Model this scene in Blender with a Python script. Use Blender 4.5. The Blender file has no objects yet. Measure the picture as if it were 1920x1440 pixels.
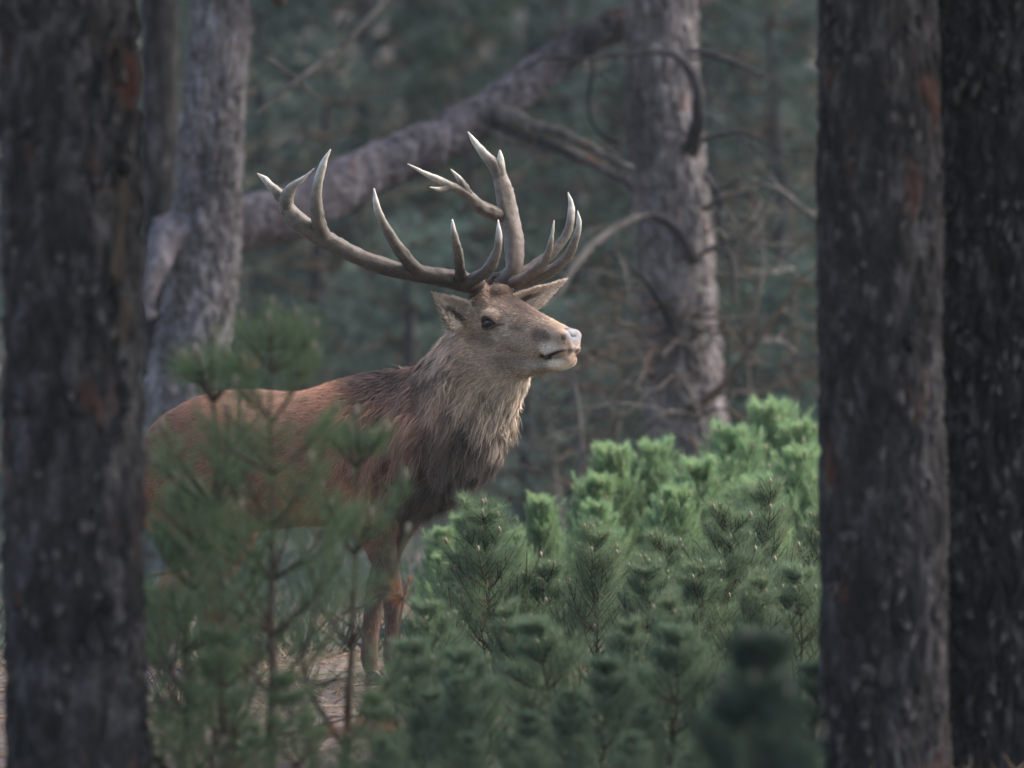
import bpy, math
import numpy as np
from mathutils import Vector, Matrix

S = bpy.context.scene
COL = S.collection
R = math.radians
rng = np.random.default_rng(11)

# ------------------------------------------------------------------ camera
CAM = np.array([0.0, -20.0, 1.5])
AIM = np.array([0.0, 0.0, 1.1875])
FPX = 9600.0                                   # focal length in photograph pixels
FW = AIM - CAM; FW /= np.linalg.norm(FW)
RT = np.array([1.0, 0, 0]); UP = np.cross(RT, FW)
cd = bpy.data.cameras.new('camera'); cam = bpy.data.objects.new('camera', cd); COL.objects.link(cam)
cd.sensor_width = 36; cd.lens = 36 * FPX / 1920; cd.clip_start = .5; cd.clip_end = 400
cam.location = CAM
cam.rotation_euler = Vector(FW).to_track_quat('-Z', 'Y').to_euler()
cd.dof.use_dof = True; cd.dof.focus_distance = 19.85; cd.dof.aperture_fstop = 1.9
S.camera = cam

# ------------------------------------------------------------------ light
SUN_EL, SUN_AZ = R(52), R(78)                  # azimuth: from +Y towards +X
w = bpy.data.worlds.new('World'); S.world = w; w.use_nodes = True
nt = w.node_tree; bg = nt.nodes['Background']
sky = nt.nodes.new('ShaderNodeTexSky'); sky.sky_type = 'NISHITA'; sky.sun_disc = False
sky.sun_elevation = SUN_EL; sky.sun_rotation = SUN_AZ; sky.dust_density = 3.0; sky.air_density = 1.0; sky.ozone_density = 1.0
nt.links.new(sky.outputs[0], bg.inputs[0]); bg.inputs[1].default_value = 0.12
sd = bpy.data.lights.new('sun', 'SUN'); so = bpy.data.objects.new('sun', sd); COL.objects.link(so)
sd.energy = 1.1; sd.angle = R(50); sd.color = (1, .94, .86)
sdir = Vector((math.sin(SUN_AZ) * math.cos(SUN_EL), math.cos(SUN_AZ) * math.cos(SUN_EL), math.sin(SUN_EL)))
so.rotation_euler = sdir.to_track_quat('Z', 'Y').to_euler(); so.location = (10, 10, 30)
vs = S.view_settings; vs.view_transform = 'Standard'; vs.look = 'None'; vs.exposure = 2.15; vs.gamma = 1
S.cycles.use_denoising = True; S.cycles.max_bounces = 8; S.cycles.transparent_max_bounces = 4
S.render.engine = 'CYCLES'
HAZE = .0006

# ------------------------------------------------------------------ helpers
def P(px, py, y):
    """world point that stands at depth y and shows at a photograph pixel"""
    d = FW + RT * (px - 960) / FPX + UP * (720 - py) / FPX
    return CAM + d * ((y - CAM[1]) / d[1])
def nrm(v):
    v = np.asarray(v, float); return v / np.maximum(np.linalg.norm(v, axis=-1, keepdims=True), 1e-9)
def sstep(a, b, x):
    t = np.clip((x - a) / (b - a), 0, 1); return t * t * (3 - 2 * t)
def h3(i, j, k, s):
    n = (i.astype(np.int64) * 374761393 + j.astype(np.int64) * 668265263 + k.astype(np.int64) * 2147483647 + s * 144665) & 0xffffffff
    n = ((n ^ (n >> 13)) * 1274126177) & 0xffffffff
    n = ((n ^ (n >> 16)) * 2246822519) & 0xffffffff
    return ((n ^ (n >> 15)) & 0xffffff) / float(0x1000000)
def vnoise(p, s=0):
    f = np.floor(p); t = p - f; t = t * t * (3 - 2 * t); i, j, k = f[:, 0], f[:, 1], f[:, 2]
    r = 0
    for a in (0, 1):
        for b in (0, 1):
            for c in (0, 1):
                wgt = (t[:, 0] if a else 1 - t[:, 0]) * (t[:, 1] if b else 1 - t[:, 1]) * (t[:, 2] if c else 1 - t[:, 2])
                r = r + wgt * h3(i + a, j + b, k + c, s)
    return r * 2 - 1
def fbm(p, o=4, s=0):
    r = 0; a = .5
    for q in range(o):
        r = r + a * vnoise(p * 2.03 ** q + 7.7 * q, s + q); a *= .5
    return r
def worley(p, s=0):
    f = np.floor(p); F1 = np.full(len(p), 9.); F2 = F1.copy(); idv = np.zeros(len(p))
    for a in (-1, 0, 1):
        for b in (-1, 0, 1):
            for c in (-1, 0, 1):
                g = f + (a, b, c)
                q = np.stack([h3(g[:, 0], g[:, 1], g[:, 2], s + e) for e in (1, 2, 3)], 1)
                d = np.linalg.norm(g + q - p, axis=1)
                v = h3(g[:, 0], g[:, 1], g[:, 2], s + 9)
                near = d < F1
                F2 = np.where(near, F1, np.minimum(F2, d)); idv = np.where(near, v, idv); F1 = np.where(near, d, F1)
    return F1, F2, idv

def mesh(name, V, F, smooth=True):
    """V (n,3); F an int array (m,3|4) or a list of such arrays"""
    if not isinstance(F, list): F = [F]
    F = [np.asarray(f, np.int32) for f in F if len(f)]
    me = bpy.data.meshes.new(name)
    V = np.asarray(V, np.float32); me.vertices.add(len(V)); me.vertices.foreach_set('co', V.ravel())
    idx = np.concatenate([f.ravel() for f in F]); tot = np.concatenate([np.full(len(f), f.shape[1], np.int32) for f in F])
    me.loops.add(len(idx)); me.loops.foreach_set('vertex_index', idx)
    me.polygons.add(len(tot)); st = np.concatenate([[0], np.cumsum(tot)[:-1]]).astype(np.int32)
    me.polygons.foreach_set('loop_start', st)
    me.update(calc_edges=True); me.validate()
    me.polygons.foreach_set('use_smooth', np.full(len(me.polygons), smooth, bool))
    return me
def obj(name, me, mat=None, parent=None, kind=None, label=None):
    o = bpy.data.objects.new(name, me); COL.objects.link(o)
    if mat is not None and me is not None and not me.materials: me.materials.append(mat)
    if parent is not None: o.parent = parent
    if kind: o['kind'] = kind
    if label: o['label'] = label
    return o
def tag(o, label, cat, group=None):
    o['label'] = label; o['category'] = cat
    if group: o['group'] = group
    return o
def empty(name, loc=(0, 0, 0), rz=0, sc=1):
    o = bpy.data.objects.new(name, None); COL.objects.link(o); o.location = loc; o.rotation_euler.z = rz; o.scale = (sc,) * 3
    o.empty_display_size = .1
    return o
def copy_tree(o, parent=None):
    c = o.copy(); COL.objects.link(c)
    if parent is not None: c.parent = parent
    for ch in o.children: copy_tree(ch, c)
    return c
def catmull(pts, k=6):
    p = np.asarray(pts, float); q = np.vstack([2 * p[0] - p[1], p, 2 * p[-1] - p[-2]]); out = []
    for i in range(len(p) - 1):
        a, b, c, d = q[i:i + 4]
        for t in np.linspace(0, 1, k, endpoint=False):
            out.append(.5 * (2 * b + (c - a) * t + (2 * a - 5 * b + 4 * c - d) * t * t + (3 * b - a - 3 * c + d) * t ** 3))
    out.append(p[-1]); return np.array(out)
def rings(n, m, caps=True):
    i = np.arange(n - 1)[:, None] * m; j = np.arange(m)[None]; k = (j + 1) % m
    F = [np.stack([i + j, i + k, i + m + k, i + m + j], -1).reshape(-1, 4)]
    return F
def tube(pts, rad, m=8, k=5, flat=None):
    """tapered tube through pts; returns V, F, t"""
    pr = np.hstack([np.asarray(pts, float), np.asarray(rad, float)[:, None]])
    pr = catmull(pr, k) if k > 1 else pr
    p, r = pr[:, :3], np.maximum(pr[:, 3], 1e-4); n = len(p)
    T = nrm(np.gradient(p, axis=0))
    a = np.array([0, 0, 1.]) if abs(T[0][2]) < .9 else np.array([1., 0, 0])
    u = nrm(np.cross(T[0], a)); U = []
    for i in range(n):
        u = nrm(u - T[i] * np.dot(u, T[i])); U.append(u)
    U = np.array(U); W = np.cross(T, U)
    th = np.arange(m) / m * 2 * math.pi
    V = p[:, None] + r[:, None, None] * (np.cos(th)[None, :, None] * U[:, None] + np.sin(th)[None, :, None] * W[:, None])
    V = V.reshape(-1, 3); F = rings(n, m)
    V = np.vstack([V, p[:1], p[-1:]]); c0, c1 = n * m, n * m + 1; j = np.arange(m); kk = (j + 1) % m
    F.append(np.stack([np.full(m, c0), kk, j], 1)); F.append(np.stack([np.full(m, c1), (n - 1) * m + j, (n - 1) * m + kk], 1))
    t = np.concatenate([np.repeat(np.linspace(0, 1, n), m), [0, 1]])
    return V, F, t
def loft(C, A, B, m=28):
    """closed loft of ellipses: centres, half vectors A and B"""
    C, A, B = (np.asarray(x, float) for x in (C, A, B))
    X = catmull(np.hstack([C, A, B]), 5); C, A, B = X[:, :3], X[:, 3:6], X[:, 6:]; n = len(C)
    th = np.arange(m) / m * 2 * math.pi
    V = (C[:, None] + np.cos(th)[None, :, None] * A[:, None] + np.sin(th)[None, :, None] * B[:, None]).reshape(-1, 3)
    F = rings(n, m); V = np.vstack([V, C[:1], C[-1:]]); j = np.arange(m); kk = (j + 1) % m
    F.append(np.stack([np.full(m, n * m), kk, j], 1)); F.append(np.stack([np.full(m, n * m + 1), (n - 1) * m + j, (n - 1) * m + kk], 1))
    return V, F
def ball(c, rx, m=14):
    """ellipsoid; rx is a 3x3 matrix whose rows are half axes"""
    th = np.linspace(0, math.pi, m); C = []
    c = np.asarray(c, float); rx = np.asarray(rx, float)
    cs = [c + rx[2] * math.cos(t) for t in th]
    return loft_raw(cs, [rx[0] * max(math.sin(t), .01) for t in th], [rx[1] * max(math.sin(t), .01) for t in th], 18)
def loft_raw(C, A, B, m):
    C, A, B = (np.asarray(x, float) for x in (C, A, B)); n = len(C); th = np.arange(m) / m * 2 * math.pi
    V = (C[:, None] + np.cos(th)[None, :, None] * A[:, None] + np.sin(th)[None, :, None] * B[:, None]).reshape(-1, 3)
    F = rings(n, m); V = np.vstack([V, C[:1], C[-1:]]); j = np.arange(m); kk = (j + 1) % m
    F.append(np.stack([np.full(m, n * m), kk, j], 1)); F.append(np.stack([np.full(m, n * m + 1), (n - 1) * m + j, (n - 1) * m + kk], 1))
    return V, F
def joinvf(parts):
    Vs, Fs, o = [], [], 0
    for V, F in parts:
        Vs.append(V); Fs += [np.asarray(f) + o for f in F if len(f)]; o += len(V)
    q = [f for f in Fs if f.shape[1] == 4]; t = [f for f in Fs if f.shape[1] == 3]
    return np.vstack(Vs), [np.vstack(x) for x in (q, t) if x]
def set_col(me, name, C):
    at = me.attributes.new(name, 'FLOAT_COLOR', 'POINT')
    at.data.foreach_set('color', np.hstack([C, np.ones((len(C), 1))]).astype(np.float32).ravel())

# ------------------------------------------------------------------ materials
def mat(name):
    m = bpy.data.materials.new(name); m.use_nodes = True
    return m, m.node_tree, m.node_tree.nodes['Principled BSDF']
def node(nt, t, **kw):
    n = nt.nodes.new(t)
    for k, v in kw.items(): setattr(n, k, v)
    return n
def ramp(nt, fac, stops):
    r = node(nt, 'ShaderNodeValToRGB'); e = r.color_ramp.elements
    while len(e) < len(stops): e.new(.5)
    for q, (p, c) in zip(e, stops): q.position = p; q.color = (*c, 1)
    nt.links.new(fac, r.inputs[0]); return r.outputs[0]
def noise(nt, co, sc, det=4, rough=.6):
    n = node(nt, 'ShaderNodeTexNoise'); n.inputs['Scale'].default_value = sc; n.inputs['Detail'].default_value = det; n.inputs['Roughness'].default_value = rough
    if co is not None: nt.links.new(co, n.inputs['Vector'])
    return n.outputs['Fac']
def mix(nt, f, a, b, mode='MIX'):
    m = node(nt, 'ShaderNodeMix', data_type='RGBA', blend_type=mode)
    for s, v in ((0, f), (6, a), (7, b)):
        if hasattr(v, 'is_output'): nt.links.new(v, m.inputs[s])
        else: m.inputs[s].default_value = v if s == 0 else (*v, 1)
    return m.outputs[2]
def coords(nt, scale=(1, 1, 1)):
    t = node(nt, 'ShaderNodeTexCoord'); mp = node(nt, 'ShaderNodeMapping'); mp.inputs['Scale'].default_value = scale
    nt.links.new(t.outputs['Object'], mp.inputs[0]); return mp.outputs[0]

def bark_mat(name, dark, mid, pale, red, redamt=.62, rough=.9):
    m, t, b = mat(name)
    co = coords(t, (1, 1, .35)); n1 = noise(t, co, 17, 7, .72); n2 = noise(t, coords(t, (1, 1, .5)), 5, 3)
    c = ramp(t, n1, [(.28, dark), (.5, mid), (.72, pale)])
    f = ramp(t, n2, [(redamt, (0, 0, 0)), (redamt + .12, (1, 1, 1))])
    c = mix(t, f, c, red)
    c = mix(t, 1., c, ramp(t, noise(t, coords(t, (1, 1, .6)), 3.2, 4, .6), [(.36, (.5, .5, .5)), (.5, (1, 1, 1)), (.64, (1.35, 1.33, 1.3))]), 'MULTIPLY')
    t.links.new(c, b.inputs['Base Color']); b.inputs['Roughness'].default_value = rough
    b.inputs['Specular IOR Level'].default_value = .08
    bp = node(t, 'ShaderNodeBump'); bp.inputs['Strength'].default_value = .6; bp.inputs['Distance'].default_value = .006
    t.links.new(noise(t, co, 70, 5, .7), bp.inputs['Height']); t.links.new(bp.outputs[0], b.inputs['Normal'])
    return m
M = {}
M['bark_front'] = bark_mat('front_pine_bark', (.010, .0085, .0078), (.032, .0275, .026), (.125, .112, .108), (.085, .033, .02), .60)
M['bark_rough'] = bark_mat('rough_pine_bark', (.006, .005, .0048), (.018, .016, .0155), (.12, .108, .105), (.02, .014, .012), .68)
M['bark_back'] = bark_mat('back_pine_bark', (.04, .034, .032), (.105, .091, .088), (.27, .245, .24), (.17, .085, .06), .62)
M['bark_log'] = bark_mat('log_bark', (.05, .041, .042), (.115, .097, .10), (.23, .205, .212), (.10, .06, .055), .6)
M['dead_wood'] = bark_mat('dead_wood', (.07, .06, .05), (.125, .11, .095), (.22, .20, .175), (.14, .075, .045), .6)
M['dark_wood'] = bark_mat('dark_dead_wood', (.025, .022, .022), (.045, .04, .04), (.08, .07, .07), (.05, .03, .025), .66)
M['pale_wood'] = bark_mat('bare_tan_wood', (.02, .015, .011), (.055, .042, .03), (.11, .085, .062), (.04, .022, .014), .58)
M['twig'] = bark_mat('brown_twig', (.05, .035, .025), (.10, .07, .05), (.17, .125, .09), (.12, .06, .04), .62)
def needle_mat(name, a, b_, trans=.3):
    m, t, b = mat(name)
    g = node(t, 'ShaderNodeNewGeometry'); oi = node(t, 'ShaderNodeObjectInfo')
    c = ramp(t, g.outputs['Random Per Island'], [(0, a), (1, b_)])
    n2 = noise(t, coords(t), 2.2, 2); c = mix(t, ramp(t, n2, [(.42, (0, 0, 0)), (.66, (.5, .5, .5))]), c, tuple(x * y for x, y in zip(b_, (1.25, 1.1, .85))))
    t.links.new(c, b.inputs['Base Color']); b.inputs['Roughness'].default_value = .55; b.inputs['Specular IOR Level'].default_value = .2
    tr = node(t, 'ShaderNodeBsdfTranslucent'); t.links.new(c, tr.inputs[0]); mx = node(t, 'ShaderNodeMixShader'); mx.inputs[0].default_value = trans
    t.links.new(b.outputs[0], mx.inputs[1]); t.links.new(tr.outputs[0], mx.inputs[2])
    t.links.new(mx.outputs[0], t.nodes['Material Output'].inputs[0]); return m
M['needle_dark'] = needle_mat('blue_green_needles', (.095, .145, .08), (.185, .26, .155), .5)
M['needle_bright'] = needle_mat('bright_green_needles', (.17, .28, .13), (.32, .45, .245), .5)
M['needle_mid'] = needle_mat('green_needles', (.10, .165, .075), (.21, .28, .14), .55)
M['needle_wood'] = needle_mat('wood_needles', (.03, .047, .04), (.06, .085, .07))
M['needle_shade'] = needle_mat('deep_green_needles', (.02, .04, .028), (.045, .075, .05))
M['needle_teal'] = needle_mat('teal_needles', (.05, .085, .075), (.11, .16, .135))
M['needle_dead'] = needle_mat('brown_dead_needles', (.20, .075, .035), (.34, .15, .075))
M['grass_dry'] = needle_mat('dry_grass', (.16, .11, .075), (.34, .25, .18))
M['heather'] = needle_mat('heather_flowers', (.22, .12, .2), (.4, .25, .38))
m, t, b = mat('bud'); b.inputs['Base Color'].default_value = (.26, .19, .13, 1); b.inputs['Roughness'].default_value = .6; M['bud'] = m
m, t, b = mat('ground_litter')
c = ramp(t, noise(t, coords(t), 6, 8, .7), [(.3, (.045, .032, .026)), (.5, (.10, .072, .06)), (.7, (.18, .13, .11))])
c = mix(t, ramp(t, noise(t, coords(t), .8, 3), [(.5, (0, 0, 0)), (.62, (.8, .8, .8))]), c, (.05, .065, .035))
t.links.new(c, b.inputs['Base Color']); b.inputs['Roughness'].default_value = .95; M['ground'] = m
m, t, b = mat('coat')
a = node(t, 'ShaderNodeAttribute', attribute_name='Coat')
t.links.new(mix(t, 1., a.outputs['Color'], ramp(t, noise(t, coords(t), 60, 3), [(.3, (.75, .75, .75)), (.7, (1.15, 1.15, 1.15))]), 'MULTIPLY'), b.inputs['Base Color'])
b.inputs['Roughness'].default_value = .8; b.inputs['Specular IOR Level'].default_value = .1; M['coat'] = m
m, t, b = mat('fur')
a = node(t, 'ShaderNodeAttribute', attribute_name='Coat'); t.links.new(a.outputs['Color'], b.inputs['Base Color'])
b.inputs['Roughness'].default_value = .7; b.inputs['Specular IOR Level'].default_value = .13; M['fur'] = m
m, t, b = mat('antler')
a = node(t, 'ShaderNodeAttribute', attribute_name='Coat')
c = mix(t, 1., a.outputs['Color'], ramp(t, noise(t, coords(t), 38, 5, .7), [(.3, (.6, .58, .56)), (.7, (1.25, 1.25, 1.25))]), 'MULTIPLY')
t.links.new(c, b.inputs['Base Color']); b.inputs['Roughness'].default_value = .55; b.inputs['Specular IOR Level'].default_value = .3
bp = node(t, 'ShaderNodeBump'); bp.inputs['Strength'].default_value = .5; bp.inputs['Distance'].default_value = .004
t.links.new(noise(t, coords(t), 90, 4), bp.inputs['Height']); t.links.new(bp.outputs[0], b.inputs['Normal']); M['antler'] = m
m, t, b = mat('eye_gloss'); b.inputs['Base Color'].default_value = (.012, .009, .01, 1); b.inputs['Roughness'].default_value = .08; M['eye'] = m
m, t, b = mat('wet_nose'); b.inputs['Base Color'].default_value = (.12, .115, .12, 1); b.inputs['Roughness'].default_value = .42
bp = node(t, 'ShaderNodeBump'); bp.inputs['Strength'].default_value = .7; bp.inputs['Distance'].default_value = .003
t.links.new(noise(t, coords(t), 160, 3), bp.inputs['Height']); t.links.new(bp.outputs[0], b.inputs['Normal']); M['nose'] = m
m, t, b = mat('hoof'); b.inputs['Base Color'].default_value = (.03, .025, .022, 1); b.inputs['Roughness'].default_value = .5; M['hoof'] = m

# ------------------------------------------------------------------ ground
def gz(x, y):
    p = np.stack([np.atleast_1d(x) * .35, np.atleast_1d(y) * .35, np.zeros_like(np.atleast_1d(x) * 1.)], 1)
    z = fbm(p, 3, 40) * .10
    yy = np.atleast_1d(y); z = z + np.where(yy > 54, (yy - 54) * .75, 0)
    return z
xs = np.unique(np.concatenate([np.linspace(-60, 60, 61), np.linspace(-6, 6, 121)])); ys = np.unique(np.concatenate([np.linspace(-45, 70, 81), np.linspace(-6, 12, 181)]))
X, Y = np.meshgrid(xs, ys); n, k = X.shape
Z = gz(X.ravel(), Y.ravel()) + .012 * fbm(np.stack([X.ravel() * 9, Y.ravel() * 9, X.ravel() * 0], 1), 3, 3)
i = np.arange(n - 1)[:, None] * k; j = np.arange(k - 1)[None]
obj('ground', mesh('ground', np.stack([X.ravel(), Y.ravel(), Z], 1), np.stack([i + j, i + j + 1, i + k + j + 1, i + k + j], -1).reshape(-1, 4)), M['ground'], kind='structure')
def G(x, y): return float(gz(np.array([x]), np.array([y]))[0])

# ------------------------------------------------------------------ needle and blade clouds
def blades(p, d, ln, wd, bend=None):
    """thin tapered triangles"""
    n = len(p); r = nrm(rng.normal(size=(n, 3))); s = nrm(np.cross(d, r)) * (np.broadcast_to(wd, n) * .5)[:, None]
    ln = np.broadcast_to(ln, n)[:, None]
    V = np.stack([p - s, p + s, p + d * ln], 1).reshape(-1, 3)
    return V, np.arange(3 * n).reshape(-1, 3)
class Needles:
    def __init__(s, o0=0, o1=0): s.p, s.d, s.l, s.w = [], [], [], []; s.o = (o0, o1)
    def shoot(s, a, b, n, ln, wd, a0=62, a1=30, t0=0.):
        a0, a1 = a0 + s.o[0], a1 + s.o[1]
        a, b = np.asarray(a, float), np.asarray(b, float)
        ax = nrm(b - a); t = t0 + (1 - t0) * rng.random(n) ** .9
        rad = rng.normal(size=(n, 3)); rad = nrm(rad - (rad @ ax)[:, None] * ax)
        an = np.radians(a0 + (a1 - a0) * t + rng.normal(0, 9, n))
        s.p.append(a + (b - a) * t[:, None]); s.d.append(ax * np.cos(an)[:, None] + rad * np.sin(an)[:, None])
        s.l.append(ln * rng.uniform(.75, 1.15, n)); s.w.append(np.full(n, wd))
    def mesh(s, name):
        V, F = blades(np.vstack(s.p), np.vstack(s.d), np.concatenate(s.l), np.concatenate(s.w)); return mesh(name, V, F, False)
bud_me = None
def bud_mesh():
    global bud_me
    if bud_me is None:
        V, F = loft_raw([(0, 0, -.012), (0, 0, -.002), (0, 0, .012), (0, 0, .022)], [(.003, 0, 0), (.0085, 0, 0), (.007, 0, 0), (.001, 0, 0)], [(0, .003, 0), (0, .0085, 0), (0, .007, 0), (0, .001, 0)], 6)
        bud_me = mesh('bud', V, F); bud_me.materials.append(M['bud'])
    return bud_me

def sapling(name, H, mt, nl=.055, nw=.0026, dens=1.0, bare=.16, nodes=5, spread=.42, el=(35, 62), nb=5, lean=.03, lat=2, dead=0, ao=(8, 14), sl=(.26, .40), up=.18, thick=1.):
    """young pine, base at origin: stem, branches with side twigs, buds, needles"""
    root = empty(name); N = Needles(*ao); D = Needles(0, 0)
    lx, ly = rng.normal(0, lean, 2)
    def spt(h): q = h / H; return np.array([lx * q * q * H, ly * q * q * H, h])
    hs = np.linspace(0, H, 9)
    wob = np.zeros((9, 3)); wob[1:, :2] = rng.normal(0, .006, (8, 2))
    V, F, _ = tube([spt(h) for h in hs] + wob, [thick * H * .0115 * (1 - h / H) ** 1.3 + .0025 for h in hs], 7, 3)
    obj('stem', mesh('stem', V, F), M['twig'], root)
    hn = bare * H + (H * .86 - bare * H) * np.linspace(0, 1, nodes) ** .92
    b0 = obj('bud', bud_mesh(), None, root); b0.location = spt(H)
    N.shoot(spt(H * .80), spt(H), int(170 * dens), nl, nw, 55, 28)
    N.shoot(spt(H * .55), spt(H * .8), int(90 * dens), nl * .9, nw, 65, 50)
    for q, h in enumerate(hn):
        a0 = rng.random() * 6.28; nn = nb + rng.integers(-1, 2)
        for i in range(nn):
            az = a0 + i * 6.283 / nn + rng.normal(0, .25)
            L = (spread * (H - h) + .10 * H) * rng.uniform(.7, 1.1)
            e0 = R(rng.uniform(*el) - 8); e1 = e0 + R(rng.uniform(8, 30))
            c = spt(h); hd = np.array([math.cos(az), math.sin(az), 0])
            d0 = hd * math.cos(e0) + np.array([0, 0, math.sin(e0)]); d1 = hd * math.cos(e1) + np.array([0, 0, math.sin(e1)])
            p1 = c + d0 * L * .5; p2 = p1 + d1 * L * .5
            pts = [c, c + d0 * L * .25 + (0, 0, -.01 * L), p1, p2]
            parts = [tube(pts, [.0045 + .006 * L, .004 + .005 * L, .0035 + .003 * L, .002], 5, 2)[:2]]
            N.shoot(c + d0 * L * .28, p1, int(60 * dens), nl * .9, nw, 66, 50); N.shoot(p1, p2, int(110 * dens), nl, nw, 58, 26)
            tips = [p2]
            for g in range(lat):
                f = (.42, .62, .3)[g % 3]
                for sd in (-1, 1):
                    sv = np.array([-hd[1], hd[0], 0]) * sd; o = c + d0 * L * f if f < .5 else p1 + d1 * L * (f - .5)
                    dd = nrm(d1 * .75 + sv * .75 + np.array([0, 0, up])); l2 = L * rng.uniform(*sl)
                    e = o + dd * l2; parts.append(tube([o, (o + e) / 2 - (0, 0, .006), e], [.003, .0025, .0015], 4, 1)[:2])
                    N.shoot(o + dd * l2 * .15, e, int(80 * dens), nl * .95, nw, 60, 28); tips.append(e)
            bo = obj('branch', mesh('branch', *joinvf(parts)), M['twig'], root)
            for tp in tips[:(1 if rng.random() < .25 else 0) if q < nodes - 2 else 1]:
                bb = obj('bud', bud_mesh(), None, bo); bb.location = tp
    for i in range(dead):
        h = H * rng.uniform(.08, .35); az = rng.random() * 6.28; c = spt(h); d = np.array([math.cos(az), math.sin(az), rng.uniform(-.1, .5)])
        e = c + d * rng.uniform(.2, .38)
        V, F, _ = tube([c, (c + e) / 2 + rng.normal(0, .015, 3), e], [.004, .003, .0012], 4, 2); obj('branch', mesh('dead_branch', V, F), M['dead_wood'], root)
        if i % 2 == 0: D.shoot((c + e) / 2, e, 50, .05, .0028, 55, 30)
    obj('needles', N.mesh('needles'), M[mt], root, kind='stuff')
    if D.p: obj('dead_needles', D.mesh('dead_needles'), M['needle_dead'], root, kind='stuff')
    root['H'] = H
    return root
def place(o, px, top, y, label, group=None, rz=None, tilt=0, sxy=1., upright=False):
    x = P(px, top, y); g = G(x[0], y); s = (x[2] - g) / o['H']
    o.location = (x[0], y, g - .01); o.rotation_euler = (rng.normal(0, .07), tilt + rng.normal(0, .07), rng.random() * 6.28 if rz is None else rz)
    if upright: o.rotation_euler = (0, 0, o.rotation_euler.z)
    o.scale = (s * sxy, s * sxy, s)
    tag(o, label, 'pine sapling', group)

# ------------------------------------------------------------------ barked trunks
def bark_trunk(pts, rad, seed, du=.007, dv=.010, cell=(.045, .14), depth=.018, zr=None, zmax=None, fine=1):
    """trunk along pts with cracked bark plates as real relief"""
    pr = catmull(np.hstack([np.asarray(pts, float), np.asarray(rad, float)[:, None]]), 10)
    L = np.concatenate([[0], np.cumsum(np.linalg.norm(np.diff(pr[:, :3], axis=0), axis=1))])
    s = [0.]
    while s[-1] < L[-1]:
        zc = np.interp(s[-1], L, pr[:, 2]); s.append(s[-1] + (dv if (zmax is None or zc < zmax) else .12))
    s = np.array(s); s[-1] = L[-1]
    p = np.stack([np.interp(s, L, pr[:, q]) for q in range(3)], 1); r = np.interp(s, L, pr[:, 3])
    m = int(2 * math.pi * np.mean(r) / du); th = np.arange(m) / m * 2 * math.pi
    T = nrm(np.gradient(p, axis=0)); ref = np.array([0, 1., 0]) if abs(T[len(T) // 2][1]) < .7 else np.array([1., 0, 0])
    U = nrm(np.cross(np.broadcast_to(ref, T.shape), T)); W = np.cross(T, U)
    dr = np.cos(th)[None, :, None] * U[:, None] + np.sin(th)[None, :, None] * W[:, None]
    R0 = np.broadcast_to(r[:, None], (len(s), m)); rm = np.mean(r)
    q = np.stack([np.broadcast_to(rm * np.cos(th), R0.shape), np.broadcast_to(rm * np.sin(th), R0.shape), np.broadcast_to(s[:, None], R0.shape)], -1).reshape(-1, 3)
    wq = q + .018 * np.stack([vnoise(q * 16, seed + 5), vnoise(q * 16, seed + 6), 3 * vnoise(q * 9, seed + 7)], 1)
    F1, F2, idv = worley(wq / np.array([cell[0], cell[0], cell[1]]), seed)
    pl = sstep(.03, .30, F2 - F1)
    K1, K2, idk = worley(wq / np.array([cell[0] * 2.3, cell[0] * 2.3, cell[1] * 2.1]), seed + 40)
    pl = pl * (.45 + .55 * sstep(.02, .16, K2 - K1)); idv = .55 * idv + .45 * idk
    G1, G2, id2 = worley(wq / np.array([cell[0] * .45, cell[0] * .45, cell[1] * .35]), seed + 20)
    d = depth * (pl * (.45 + .55 * idv) + .30 * sstep(.02, .3, G2 - G1) * (.3 + .7 * id2) * pl + .5 * fbm(q * 30, 3, seed + 2)) - depth * .6
    d = d + .02 * fbm(q * np.array([5, 5, 2.]), 3, seed + 3)
    V = p[:, None] + dr * (R0 + d.reshape(R0.shape))[..., None]
    n = len(s); V = V.reshape(-1, 3); F = rings(n, m); V = np.vstack([V, p[:1], p[-1:]]); j = np.arange(m); kk = (j + 1) % m
    F.append(np.stack([np.full(m, n * m), kk, j], 1)); F.append(np.stack([np.full(m, n * m + 1), (n - 1) * m + j, (n - 1) * m + kk], 1))
    return mesh('trunk', V, F)
def limb(parent, pts, rad, mt, name='branch', m=7, knots=.0, k=5, forks=0):
    pts = np.array(pts, float); rad = np.array(rad, float)
    V, F, t = tube(pts, rad, m, k)
    if knots:
        V = V + knots * np.stack([vnoise(V * 25, 3), vnoise(V * 25, 4), vnoise(V * 25, 5)], 1) + knots * 1.6 * np.stack([vnoise(V * 7, 13), vnoise(V * 7, 14), vnoise(V * 7, 15)], 1)
    b_ = np.array(parent.location) if parent else np.zeros(3)
    parts = [(V - b_, F)]; cl = catmull(pts, 6); rl = np.interp(np.linspace(0, 1, len(cl)), np.linspace(0, 1, len(rad)), rad); T = nrm(np.gradient(cl, axis=0))
    for q in range(forks):
        i_ = rng.integers(2, len(cl) - 2); o = cl[i_]; s_ = T[i_] * rng.choice([-1, 1]); d = nrm(s_ * .6 + rng.normal(0, .7, 3) * (1, .5, 1)); ln = rng.uniform(.10, .42); p_ = [o]
        for e in range(4): d = nrm(d + rng.normal(0, .28, 3)); p_.append(p_[-1] + d * ln / 4)
        r0 = min(rl[i_] * .55, .009); parts.append(tube(np.array(p_) - b_, np.linspace(r0, .0015, 5), 5, 2)[:2])
        e = p_[2]; d2 = nrm(d + rng.normal(0, .8, 3)); parts.append(tube(np.array([e, e + d2 * ln * .2, e + nrm(d2 + rng.normal(0, .3, 3)) * ln * .42]) - b_, [r0 * .6, r0 * .4, .001], 4, 2)[:2])
    return obj(name, mesh(name, *joinvf(parts)), M[mt], parent)
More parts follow.
